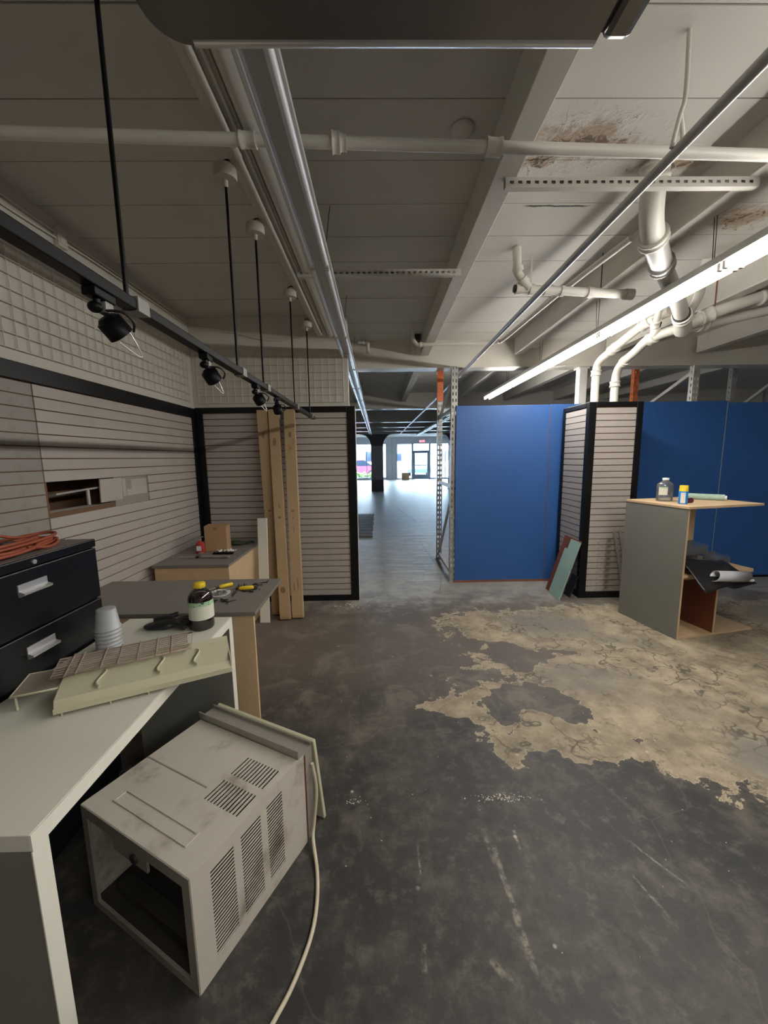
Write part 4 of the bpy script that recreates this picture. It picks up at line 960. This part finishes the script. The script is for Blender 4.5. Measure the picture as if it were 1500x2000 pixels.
# black vinyl bag and rolled sheet hanging over the shelf front
t = thing('vinyl_bag', tuple(G(0.25, -0.005, 0.576)), 'crumpled black vinyl sheet with rolled grey lining hanging off the shelf', 'bag', cyaw)
vs = []; fs = []; NU, NV = 22, 12
for i in range(NU + 1):
    for j in range(NV + 1):
        u, v = i / NU, j / NV
        x = -0.20 + 0.52 * u
        y = 0.10 - 0.26 * v + 0.02 * math.sin(7 * u + 3 * v)
        z = 0.075 * (1 - v) + 0.02 * math.sin(9 * u + 5 * v) * v - 0.12 * v * v + 0.035 - 0.05 * u * (1 - v)
        vs.append((x, y, z + 0.006))
for i in range(NU):
    for j in range(NV): fs.append((i * (NV + 1) + j, (i + 1) * (NV + 1) + j, (i + 1) * (NV + 1) + j + 1, i * (NV + 1) + j + 1))
o = MB().add(vs, fs, True).build('vinyl_sheet', 'vinyl_black', t, local=True)
sd = o.modifiers.new('thickness', 'SOLIDIFY'); sd.thickness = 0.006; sd.offset = 1
vs = []; fs = []
for i in range(21):
    a = math.radians(-30 + 300 * i / 20)
    for x in (-0.10, 0.24):
        vs.append((x + 0.02 * math.sin(a), -0.14 + 0.045 * math.cos(a) * (0.6 + 0.4 * i / 20), 0.035 + 0.045 * math.sin(a) * (0.6 + 0.4 * i / 20) - 0.10 * (x + 0.1)))
for i in range(20): fs.append((2 * i, 2 * i + 1, 2 * i + 3, 2 * i + 2))
o = MB().add(vs, fs, True).build('rolled_lining', 'vinyl_grey', t, local=True)
sd = o.modifiers.new('thickness', 'SOLIDIFY'); sd.thickness = 0.004
MB().cyl((0.10, -0.15, -0.01), (0.29, -0.16, -0.035), 0.012, 12).build('white_tube', 'white_plain', t, local=True)

# ================================================================== LEFT SIDE FURNITURE
# black filing cabinet
FX0, FX1, FY0, FY1, FZ = -1.86, -1.315, 1.08, 1.765, 1.247
fc = thing('filing_cabinet', ((FX0 + FX1) / 2, (FY0 + FY1) / 2, 0), 'black steel filing cabinet with chrome recessed handles', 'filing cabinet')
MB().box(FX0, FX1 - 0.02, FY0, FY1, 0, FZ - 0.03).build('body', 'cab_black', fc, bevel=0.003)
MB().box(FX0, FX1, FY0, FY1, FZ - 0.036, FZ).build('top_cap', 'cab_black', fc, bevel=0.004)
MB().box(FX0 + 0.01, FX1 - 0.012, FY0 + 0.01, FY1 - 0.01, FZ, FZ + 0.001).build('dusty_top', 'dust', fc)
dz = [(0.975, 1.207), (0.695, 0.967), (0.395, 0.687), (0.06, 0.387)]
for a, b in dz:
    dw = MB().box(FX1 - 0.02, FX1, FY0 + 0.004, FY1 - 0.004, a, b).build('drawer', 'cab_black', fc, bevel=0.004)
    zc = b - 0.075; yc = (FY0 + FY1) / 2
    MB().box(FX1, FX1 + 0.004, yc - 0.062, yc + 0.062, zc - 0.018, zc + 0.026).build('handle_plate', 'chrome', dw)
    MB().prism([(FX1 + 0.004, zc - 0.020), (FX1 + 0.022, zc - 0.012), (FX1 + 0.024, zc - 0.004), (FX1 + 0.004, zc + 0.002)], yc - 0.062, yc + 0.062).build('handle_lip', 'chrome', dw)
MB().cyl((FX1, 1.44, FZ - 0.02), (FX1 + 0.006, 1.44, FZ - 0.02), 0.009, 12).build('lock', 'chrome', fc)
# orange extension cord heaped on the cabinet
cc = Vector((-1.50, 1.44, FZ + 0.001)); pts = []
for k in range(150):
    a = k * 0.42; q = k / 150
    rx = 0.10 + 0.05 * math.sin(a * 0.37 + 1); ry = 0.24 + 0.06 * math.sin(a * 0.21)
    pts.append((cc.x + rx * math.cos(a) + 0.02 * math.sin(a * 0.13), cc.y + ry * math.sin(a) + 0.03 * math.cos(a * 0.17), cc.z + 0.008 + 0.045 * q * (0.6 + 0.4 * math.sin(a * 0.7)) + (0.02 if k % 37 == 0 else 0)))
t = thing('extension_cord', tuple(cc), 'orange extension cord coiled on the black filing cabinet', 'cord')
MB().tube(smoothpts(pts, 4), 0.0065, 7).build('cord', 'cord_orange', t)
MB().box(-1.43, -1.40, 1.42, 1.48, FZ + 0.03, FZ + 0.055).build('plug', 'rubber', t, bevel=0.006)

# white counter
KX0, KX1, KY0, KY1, KZ = -1.30, -0.775, 0.745, 1.92, 0.79
kc = thing('white_counter', ((KX0 + KX1) / 2, (KY0 + KY1) / 2, 0), 'white topped counter with grey panel ends and white edging', 'counter')
MB().box(KX0, KX1 - 0.003, KY0 + 0.002, KY1 - 0.002, KZ - 0.042, KZ).build('top', 'white_lam', kc, bevel=0.002)
MB().box(KX1 - 0.003, KX1, KY0 + 0.002, KY1 - 0.002, KZ - 0.042, KZ - 0.001).build('top_edging', 'white_edge', kc)
for y0 in (KY0, KY1 - 0.042):
    MB().box(KX0 + 0.02, KX1 - 0.003, y0 + 0.002, y0 + 0.04, 0, KZ - 0.042).build('end_panel', 'grey_lam', kc)
    MB().box(KX1 - 0.003, KX1, y0, y0 + 0.042, 0, KZ - 0.042).build('panel_edging', 'white_edge', kc)

# fibreboard desk with grey top
d2 = thing('grey_desk', (-1.31, 2.40, 0), 'fibreboard desk with long grey top covered in tools', 'desk')
MB().box(-1.92, -0.71, 2.085, 2.695, 0.722, 0.745).build('top', 'desk_top', d2, bevel=0.001)
MB().box(-1.90, -0.728, 2.092, 2.112, 0, 0.722).build('front_panel', 'mdf', d2)
MB().box(-0.728, -0.722, 2.092, 2.112, 0, 0.722).build('panel_edge', 'mdf', d2)
MB().box(-1.90, -1.25, 2.66, 2.68, 0, 0.722).build('rear_panel', 'mdf', d2)
MB().box(-1.90, -1.88, 2.112, 2.66, 0, 0.722).build('side_panel', 'mdf', d2)
d3 = thing('fibreboard_cabinet', (-1.56, 3.65, 0), 'low fibreboard cabinet with dusty grey top against the partition', 'cabinet')
MB().box(-1.875, -1.245, 3.095, 4.165, 0.722, 0.745).build('top', 'desk_top', d3, bevel=0.001)
MB().box(-1.86, -1.262, 3.105, 3.125, 0, 0.722).build('front_panel', 'mdf', d3)
MB().box(-1.262, -1.25, 3.105, 4.155, 0, 0.722).build('side_panel', 'mdf', d3)
MB().box(-1.86, -1.262, 4.135, 4.155, 0, 0.722).box(-1.86, -1.84, 3.125, 4.135, 0, 0.722).build('rear_panel', 'mdf', d3)

# tall cardboard cartons leaning on the partition
def leaning_box(name, bl, br, tl, trr, yb, yt, zt, th, m, label, prints):
    t = thing(name, ((bl + br) / 2, yb, 0), label, 'carton' if th > 0.03 else 'board')
    o = Vector((bl, yb, 0.0)); a = Vector((br - bl, 0, 0)); c = Vector((tl - bl, yt - yb, zt))
    n = a.cross(c).normalized()                        # faces the room
    if n.y > 0: n = -n
    lift = Vector((0, 0, max(0, (n.z * th))))          # rear edge would sink below the floor otherwise
    o = o + lift
    MB().obox(o, a, -n * th, c).build('carton_body' if th > 0.03 else 'board_body', m, t, bevel=0.002)
    for (u, s, w, h) in prints:
        cc_ = o + a * (u + w / 2) + c * (s + h / 2) + n * 0.0008
        MB().add([cc_ + a * (w / 2 * math.cos(q * math.pi / 6)) + c * (h / 2 * math.sin(q * math.pi / 6)) for q in range(12)], [tuple(range(12))]).build('print_mark', 'ink', t)
    if th > 0.03:
        MB().obox(o + a * 0.02 + c * 0.001 + n * 0.0006, a * 0.96, n * 0.0004, c * 0.012).build('end_fold', 'card2', t)
    return t
leaning_box('long_carton', -1.115, -1.005, -1.255, -1.115, 3.80, 4.12, 2.10, 0.06, 'card', 'tall narrow cardboard carton leaning behind the white board', [(0.35, 0.50, 0.3, 0.012), (0.4, 0.475, 0.2, 0.008), (0.3, 0.86, 0.3, 0.03)])
leaning_box('long_carton', -1.004, -0.900, -1.132, -0.995, 3.67, 4.11, 2.10, 0.06, 'card', 'tall narrow cardboard carton leaning between two similar cartons', [(0.35, 0.47, 0.35, 0.012), (0.5, 0.52, 0.15, 0.02), (0.3, 0.82, 0.35, 0.04), (0.2, 0.12, 0.5, 0.03)])
leaning_box('long_carton', -0.888, -0.779, -0.972, -0.826, 3.70, 4.11, 2.10, 0.06, 'card', 'tall narrow cardboard carton leaning furthest from the fibreboard cabinet', [(0.3, 0.50, 0.35, 0.012), (0.4, 0.47, 0.15, 0.008), (0.48, 0.40, 0.06, 0.04), (0.35, 0.86, 0.3, 0.03), (0.6, 0.13, 0.1, 0.06), (0.25, 0.12, 0.1, 0.05)])
leaning_box('white_board', -1.185, -1.090, -1.205, -1.110, 3.615, 3.78, 1.02, 0.016, 'white_board', 'short white board leaning on the tall cartons', [])

# ------------------------------------------------------------------ window air conditioner on the floor
AY = math.atan2(0.46, 0.236) - math.pi / 2            # local y = long direction, x = to the right
ac = thing('air_conditioner', (-0.559, 0.952, 0), 'dusty beige window air conditioner standing on the floor', 'air conditioner', AY)
AW, AL, AH = 0.565, 0.52, 0.41                          # local x from -AW to 0, y from 0 to AL
T = 0.004
# right side with three louvre banks, cut out as real slots
def louvre_side():
    b = MB(); banks = ((0.065, 0.155), (0.185, 0.275), (0.305, 0.385)); z0, z1, n = 0.05, 0.365, 24
    b.box(-T, 0, 0, AL, 0.0, z0).box(-T, 0, 0, AL, z1, AH)
    ys = [0.0] + [v for bk in banks for v in bk] + [AL]
    for k in range(0, len(ys), 2): b.box(-T, 0, ys[k], ys[k + 1], z0, z1)
    p = (z1 - z0) / n
    for a, c in banks:
        for k in range(n):
            zz = z0 + k * p
            b.obox((-0.0005, a, zz + p * 0.56), (0, c - a, 0), (-0.001, 0, 0.0004), (0, 0, p * 0.42))
    return b
louvre_side().build('right_side', 'ac', ac, local=True)
# top with two slotted banks near the right edge
def top_panel():
    b = MB(); x0, x1 = -0.20, -0.03; banks = ((0.20, 0.29), (0.32, 0.41)); n = 11; zt, zb = AH, AH - T
    b.box(-AW, x0, 0.0, AL - 0.002, zb, zt).box(x1, -0.0005, 0.0, AL - 0.002, zb, zt)
    ys = [0.0, banks[0][0], banks[0][1], banks[1][0], banks[1][1], AL - 0.002]
    for k in range(0, 6, 2): b.box(x0, x1, ys[k], ys[k + 1], zb, zt)
    p = (x1 - x0) / n
    for a, c in banks:
        for k in range(n): b.box(x0 + k * p, x0 + k * p + p * 0.46, a, c, zb, zt)
    return b
tp = top_panel().xf(Matrix.Translation((0, 0, 0.0005))).build('top_panel', 'ac', ac, local=True)
MB().box(-0.47, -0.10, 0.055, 0.062, AH, AH + 0.004).box(-0.47, -0.10, 0.10, 0.107, AH, AH + 0.004).box(-0.477, -0.47, 0.055, 0.107, AH, AH + 0.004).box(-0.10, -0.093, 0.055, 0.107, AH, AH + 0.004).build('pressed_rib', 'ac', tp, local=True)
MB().box(-AW, -0.22, 0.235, 0.24, AH, AH + 0.002).build('pressed_seam', 'ac_zinc', tp, local=True)
MB().box(-AW, -AW + T, 0.0, AL, 0.0, AH - 0.001).build('left_side', 'ac', ac, local=True)
MB().box(-AW + T, -T, 0.01, AL, 0.004, 0.02).build('base_pan', 'ac_inner', ac, local=True)
# open rear rim and dark inside
MB().box(-AW + 0.001, -AW + 0.035, -0.004, 0.006, 0.0, AH).box(-0.035, -0.001, -0.004, 0.006, 0.0, AH).box(-AW + 0.035, -0.035, -0.004, 0.006, AH - 0.04, AH).box(-AW + 0.035, -0.035, -0.004, 0.006, 0, 0.03)\
    .box(-0.38, -0.20, -0.004, 0.004, AH - 0.085, AH - 0.04).build('rear_rim', 'ac_zinc', ac, local=True)
MB().box(-AW + T + 0.002, -T - 0.002, 0.20, 0.21, 0.02, AH - T - 0.002).build('inner_bulkhead', 'ac_dark', ac, local=True)
MB().box(-AW + 0.05, -0.06, 0.05, 0.10, 0.02, 0.05).build('pan_rail', 'ac_inner', ac, local=True)
MB().cyl((-0.26, -0.005, AH - 0.06), (-0.26, -0.012, AH - 0.06), 0.016, 14).build('grommet', 'rubber', ac, local=True)
# top mounting channel, front flange, leaning front panel
MB().box(-AW - 0.01, 0.0, AL - 0.035, AL - 0.03, AH, AH + 0.035).box(-AW - 0.01, 0.0, AL - 0.035, AL + 0.05, AH, AH + 0.006).box(-AW - 0.01, 0.0, AL + 0.045, AL + 0.05, AH, AH + 0.02).build('mounting_channel', 'ac_zinc', ac, local=True)
MB().box(-AW + 0.002, -0.001, AL, AL + 0.055, 0.0, AH - 0.001).build('front_section', 'ac_zinc', ac, local=True, bevel=0.003)
MB().box(-0.003, 0.004, AL + 0.002, AL + 0.006, 0.01, AH - 0.01).build('seal_strip', 'rust', ac, local=True)
MB().obox((-AW - 0.005, AL + 0.115, 0.0), (AW + 0.01, 0, 0), (0, 0.016, 0.004), (0, -0.055, AH + 0.012)).build('front_grille_panel', 'cream', ac, local=True, bevel=0.004)
AM = WORLD[ac.name]
def A(x, y, z): return AM @ Vector((x, y, z))
q = A(0.012, AL + 0.05, 0.3)
t = thing('power_cord', (-0.28, 1.2, 0), 'cream power cord trailing from the air conditioner over the floor', 'cord')
MB().tube(smoothpts([tuple(A(0.010, AL + 0.04, 0.34)), tuple(A(0.022, AL + 0.045, 0.22)), tuple(A(0.016, AL + 0.03, 0.08)), (-0.295, 1.40, 0.03), (-0.262, 1.29, 0.0075), (-0.246, 1.18, 0.0075), (-0.251, 1.08, 0.0075), (-0.285, 0.965, 0.0075), (-0.325, 0.885, 0.0075), (-0.37, 0.80, 0.0075)], 6), 0.007, 8).build('cord', 'cord_white', t)

# ------------------------------------------------------------------ things on the white counter
ha = math.atan2(0.229, 0.469)
hc = thing('heater_cover', (-1.047, 1.137, KZ), 'cream sheet metal baseboard heater cover lying across the counter', 'heater cover', ha)
HL, HW = 0.535, 0.185
prof = [(0.0, 0.030), (0.008, 0.022), (0.02, 0.05), (0.16, 0.070), (0.185, 0.078), (0.185, 0.074), (0.158, 0.064), (0.022, 0.044), (0.012, 0.020), (0.004, 0.024)]
MB().prism(prof, 0.0, HL, 'x').build('cover_shell', 'cream', hc, local=True)
MB().prism([(0.0, 0.030), (0.0, 0.012), (0.006, 0.010), (0.010, 0.022)], 0.0, HL, 'x').build('front_lip', 'cream', hc, local=True)
for x in (0.02, 0.15, 0.26): MB().cyl((x, 0.006, 0.0), (x, 0.006, 0.012), 0.003, 8).build('fixing_pin', 'cream', hc, local=True)
MB().box(0.0, 0.004, 0.05, 0.18, 0.0, 0.05).build('end_flange', 'cream', hc, local=True)
MB().box(HL - 0.004, HL, 0.01, 0.18, 0.02, 0.06).build('end_flange', 'cream', hc, local=True)
for x in (0.12, 0.30, 0.42):
    MB().tube(smoothpts([(x, 0.03, 0.058), (x - 0.012, 0.06, 0.062), (x + 0.008, 0.11, 0.070), (x, 0.13, 0.072)], 4), 0.004, 6).build('wire_clip', 'cream', hc, local=True)
wg = thing('wire_grille', tuple(WORLD[hc.name] @ Vector((-0.03, 0.12, 0.0))), 'taupe wire grille resting on the cream heater cover', 'grille', ha + 0.02)
WL_, WW = 0.42, 0.13
b = MB()
for k in range(9):
    yy = WW * k / 8; b.tube([(0, yy, 0.080 + 0.006 * (k / 8)), (WL_, yy, 0.084 + 0.006 * (k / 8))], 0.0028, 6)
b.build('long_wires', 'taupe', wg, local=True)
for x in (0.04, 0.07, 0.14, 0.19, 0.25, 0.31, 0.36): MB().tube([(x, -0.01, 0.0845), (x + 0.004, WW + 0.012, 0.0925)], 0.003, 6).build('cross_wire', 'taupe', wg, local=True)
MB().tube([(0, -0.004, 0.080), (WL_ + 0.01, -0.004, 0.084), (WL_ + 0.02, WW + 0.004, 0.09), (0, WW + 0.004, 0.086)], 0.0035, 6, closed=True).build('frame_wire', 'taupe', wg, local=True)
fs_ = thing('filter_screen', tuple(WORLD[hc.name] @ Vector((-0.13, 0.10, 0.002))), 'flat grey filter screen beneath the wire grille', 'filter', ha - 0.05)
MB().box(0.0, 0.125, 0.0, 0.15, 0.050, 0.054).build('mesh_sheet', 'mesh_grey', fs_, local=True)
b = MB().tube([(0, 0, 0.052), (0.125, 0, 0.052), (0.125, 0.15, 0.052), (0, 0.15, 0.052)], 0.004, 6, closed=True)
b.build('screen_frame', 'cream', fs_, local=True)
for yy in (0.01, 0.14): MB().tube([(0.01, yy, 0.05), (0.01, yy, 0.0)], 0.004, 6).build('foot', 'cream', fs_, local=True)

for k in range(7):     # upturned cups stacked into each other
    z0 = 0.0165 * k
    c = MB().lathe([(0.0, z0 + 0.0875), (0.0345, z0 + 0.0870), (0.0450, z0 + 0.0100), (0.0482, z0 + 0.0060), (0.0485, z0), (0.0500, z0), (0.0510, z0 + 0.003), (0.0500, z0 + 0.007), (0.0460, z0 + 0.0105), (0.0355, z0 + 0.0880), (0.0340, z0 + 0.0890), (0.0, z0 + 0.0890)], (0, 0, 0), 24)
    c.xf(Matrix.Translation((-1.172, 1.585, KZ)))
    tag(c.build('plastic_cup', 'frost'), '%s frosted plastic cup from the top of the upturned stack' % ORD[6 - k], 'cup', 'upturned cups stacked on the counter')

t = thing('juice_bottle', (-0.872, 1.80, KZ), 'glass bottle of dark red juice with yellow lid on the counter', 'bottle')
R = 0.056
MB().lathe([(R - 0.006, 0.0), (R, 0.008), (R, 0.152), (R - 0.003, 0.166), (R - 0.014, 0.184), (0.026, 0.198), (0.023, 0.202), (0.023, 0.210)], (0, 0, 0), 28).build('glass', 'clear_jar', t, local=True)
MB().lathe([(R - 0.008, 0.004), (R - 0.003, 0.01), (R - 0.003, 0.152), (R - 0.006, 0.162), (0.0, 0.162)], (0, 0, 0), 28).build('juice', 'juice', t, local=True)
MB().lathe([(0.0265, 0.204), (0.0275, 0.206), (0.0275, 0.222), (0.025, 0.226), (0, 0.226)], (0, 0, 0), 24).build('lid', 'yellow', t, local=True)
pp = [((R + 0.0012) * math.cos(math.radians(a)), (R + 0.0012) * math.sin(math.radians(a))) for a in range(150, 391, 8)]
pi_ = [((R + 0.0004) * math.cos(math.radians(a)), (R + 0.0004) * math.sin(math.radians(a))) for a in range(390, 149, -8)]
MB().prism(pp + pi_, 0.055, 0.142, 'z', True).build('paper_label', 'label', t, local=True)

g = MB().ell((0, 0, 0.022), (0.065, 0.05, 0.022), 8).ell((-0.055, -0.005, 0.016), (0.05, 0.038, 0.014), 8).ell((-0.02, 0.02, 0.04), (0.05, 0.025, 0.016), 8)
for k, (a, l) in enumerate(((0.45, 0.09), (0.15, 0.10), (-0.15, 0.10), (-0.45, 0.085))):
    g.tube(smoothpts([(0.03, 0.012 * (1.5 - k), 0.02), (0.03 + l * 0.5 * math.cos(a), 0.012 * (1.5 - k) + l * 0.5 * math.sin(a), 0.03), (0.03 + l * math.cos(a), 0.012 * (1.5 - k) + l * math.sin(a), 0.014 + 0.018 * (k == 0))], 4), 0.012, 8)
g.tube(smoothpts([(-0.03, 0.03, 0.03), (0.0, 0.06, 0.035), (0.03, 0.075, 0.04)], 4), 0.013, 8)
g.xf(Matrix.Translation((-1.045, 1.80, KZ)) @ Matrix.Rotation(0.1, 4, 'Z'))
o = tag(g.build('work_glove', 'glove'), 'crumpled black rubber glove on the counter', 'glove')
rm = o.modifiers.new('remesh', 'REMESH'); rm.mode = 'VOXEL'; rm.voxel_size = 0.005; rm.use_smooth_shade = True

# ------------------------------------------------------------------ tools on the grey desk
D2 = 0.745
def screwdriver(x, y, rz, label):
    t = thing('screwdriver', (x, y, D2), label, 'screwdriver', rz)
    MB().tube([(0, 0, 0.014), (0.012, 0, 0.014), (0.016, 0, 0.014), (0.085, 0, 0.014), (0.092, 0, 0.014)], 0.013, 10, radii=[0.008, 0.012, 0.0135, 0.0135, 0.009]).build('handle', 'yellow', t, local=True)
    MB().tube([(0, 0, 0.014), (-0.02, 0, 0.0138)], 0.007, 10).build('collar', 'rubber', t, local=True)
    MB().tube([(-0.02, 0, 0.0138), (-0.10, 0, 0.008), (-0.11, 0, 0.007)], 0.003, 8, radii=[0.003, 0.003, 0.0015]).build('shaft', 'steel_small', t, local=True)
screwdriver(-0.93, 2.455, 0.18, 'yellow handled screwdriver lying among loose hardware on the desk')
screwdriver(-1.075, 2.49, 0.75, 'yellow handled screwdriver lying behind the juice bottle on the desk')
t = thing('screw_tray', (-1.035, 2.385, D2), 'shallow pale dish heaped with loose screws on the desk', 'dish')
MB().lathe([(0.0, 0.001), (0.055, 0.001), (0.07, 0.010), (0.072, 0.010), (0.058, 0.0), (0.0, 0.0)][::-1], (0, 0, 0), 24).build('dish', 'white_plain', t, local=True)
b = MB()
for k in range(60):
    a = random.random() * 6.28; r_ = 0.045 * math.sqrt(random.random()); c = Vector((r_ * math.cos(a), r_ * math.sin(a), 0.006 + random.random() * 0.016)); an = random.random() * 6.28
    dv = Vector((math.cos(an), math.sin(an), random.uniform(-0.3, 0.3))) * 0.014
    b.tube([c - dv, c + dv * 0.8, c + dv], 0.003, 6, radii=[0.001, 0.0022, 0.0045])
o = b.build('screws', 'steel_small', t, local=True); o['kind'] = 'stuff'
b = MB()
for k in range(46):
    cx, cy = random.choice(((-0.93, 2.53), (-0.86, 2.55), (-0.80, 2.61), (-0.93, 2.40), (-0.86, 2.42), (-0.92, 2.24), (-0.84, 2.47), (-0.98, 2.26)))
    c = Vector((cx + random.gauss(0, 0.022), cy + random.gauss(0, 0.022), D2 + 0.004)); an = random.random() * 6.28; l = random.uniform(0.008, 0.03)
    dv = Vector((math.cos(an), math.sin(an), 0)) * l
    b.tube([c - dv, c, c + dv], 0.003, 6, radii=[0.0015, 0.003, 0.004])
o = tag(b.build('loose_hardware', 'iron'), 'loose screws, bits and fixings scattered over the grey desk', 'hardware'); o['kind'] = 'stuff'

# ------------------------------------------------------------------ things on the fibreboard cabinet
t = thing('cardboard_box', (-1.555, 3.66, D2), 'small brown cardboard box standing on the fibreboard cabinet', 'box', 0.12)
MB().box(-0.10, 0.10, -0.07, 0.07, 0, 0.235).build('carton_body', 'card2', t, local=True, bevel=0.002)
MB().box(-0.10, 0.10, -0.07, -0.002, 0.236, 0.238).build('flap', 'card2', t, local=True)
MB().box(-0.10, 0.10, 0.002, 0.07, 0.236, 0.238).build('flap', 'card2', t, local=True)
MB().box(-0.02, 0.02, -0.0715, -0.0705, 0.205, 0.222).build('hand_hole', 'ink', t, local=True)
t = thing('soap_bottle', (-1.655, 3.50, D2), 'red soap bottle with clear pump beside the cardboard box', 'bottle')
MB().lathe([(0.036, 0), (0.04, 0.006), (0.04, 0.085), (0.034, 0.10), (0.014, 0.112), (0.013, 0.12)], (0, 0, 0), 20, 1.0, 0.75).build('bottle_body', 'red_soap', t, local=True)
MB().lathe([(0.016, 0.118), (0.016, 0.132), (0.006, 0.134), (0.006, 0.152)], (0, 0, 0), 16).box(-0.008, 0.032, -0.008, 0.008, 0.150, 0.160).build('pump', 'clear', t, local=True)
MB().box(-0.022, 0.022, -0.0315, -0.0302, 0.03, 0.075).build('paper_label', 'white_plain', t, local=True)
t = thing('tack_hammer', (-1.56, 3.33, D2), 'hammer with flat grey bar handle on the fibreboard cabinet', 'hammer', -0.08)
MB().box(0.0, 0.24, -0.014, 0.014, 0.004, 0.018).build('handle', 'ac_zinc', t, local=True, bevel=0.003)
MB().box(-0.028, 0.0, -0.02, 0.02, 0.0, 0.05).build('head', 'steel_small', t, local=True, bevel=0.004)
MB().box(-0.06, -0.028, -0.016, 0.016, 0.004, 0.018).build('peen', 'iron', t, local=True, bevel=0.004)
tag(MB().box(-1.52, -1.34, 3.44, 3.475, D2, D2 + 0.018).build('flat_file', 'track', bevel=0.003), 'flat black bar lying behind the hammer', 'tool')
tag(MB().box(-1.78, -1.62, 3.335, 3.36, D2, D2 + 0.008).build('paint_stick', 'ac_zinc', bevel=0.002), 'thin grey stick lying beside the hammer head', 'stick')
b = MB()
for k in range(16):
    c = Vector((-1.41 + random.gauss(0, 0.045), 3.56 + random.gauss(0, 0.03), D2)); an = random.random() * 3.14; s_ = random.uniform(0.012, 0.022)
    b.obox(c, (s_ * math.cos(an), s_ * math.sin(an), 0.004), (-s_ * math.sin(an), s_ * math.cos(an), 0.002), (0, 0, 0.008))
o = tag(b.build('plastic_scraps', 'white_plain'), 'heap of small white plastic scraps on the fibreboard cabinet', 'scraps'); o['kind'] = 'stuff'
g = MB().ell((0, 0, 0.016), (0.07, 0.05, 0.016), 7).ell((0.05, 0.04, 0.015), (0.06, 0.03, 0.014), 7).ell((-0.04, 0.05, 0.018), (0.06, 0.03, 0.016), 7).tube([(0.05, 0.05, 0.014), (0.13, 0.10, 0.012)], 0.012, 8)
g.xf(Matrix.Translation((-1.43, 3.84, D2)))
o = tag(g.build('green_cloth', 'green'), 'crumpled dark green cloth behind the cardboard box', 'cloth')
rm = o.modifiers.new('remesh', 'REMESH'); rm.mode = 'VOXEL'; rm.voxel_size = 0.006; rm.use_smooth_shade = True

# ------------------------------------------------------------------ flaked paint on the floor
b = MB()
def flake(x, y, s):
    if (2.4 < x < 3.5 and 2.9 < y) or (x < -0.2 and y < 1.75): return
    a0 = random.random() * 6; n = random.choice((4, 5, 6)); pts = []
    for k in range(n):
        r_ = s * random.uniform(0.5, 1.0); pts.append((x + r_ * math.cos(a0 + 6.283 * k / n), y + r_ * 0.8 * math.sin(a0 + 6.283 * k / n)))
    b.prism(pts, 0.0, random.uniform(0.001, 0.003), 'z')
for k in range(120): flake(random.gauss(0.56, 0.07), random.gauss(1.598, 0.014), random.uniform(0.0012, 0.0055))
for k in range(24): flake(random.gauss(-0.13, 0.03), random.gauss(1.60, 0.01), random.uniform(0.0015, 0.004))
for k in range(160): flake(random.uniform(-0.6, 3.0), random.uniform(0.9, 3.9), random.uniform(0.0012, 0.004))
for k in range(30): flake(random.gauss(-0.35, 0.12), random.gauss(4.0, 0.06), random.uniform(0.004, 0.014))
o = tag(b.build('paint_flakes', 'flake'), 'white flakes of paint scattered over the floor', 'paint flakes'); o['kind'] = 'stuff'
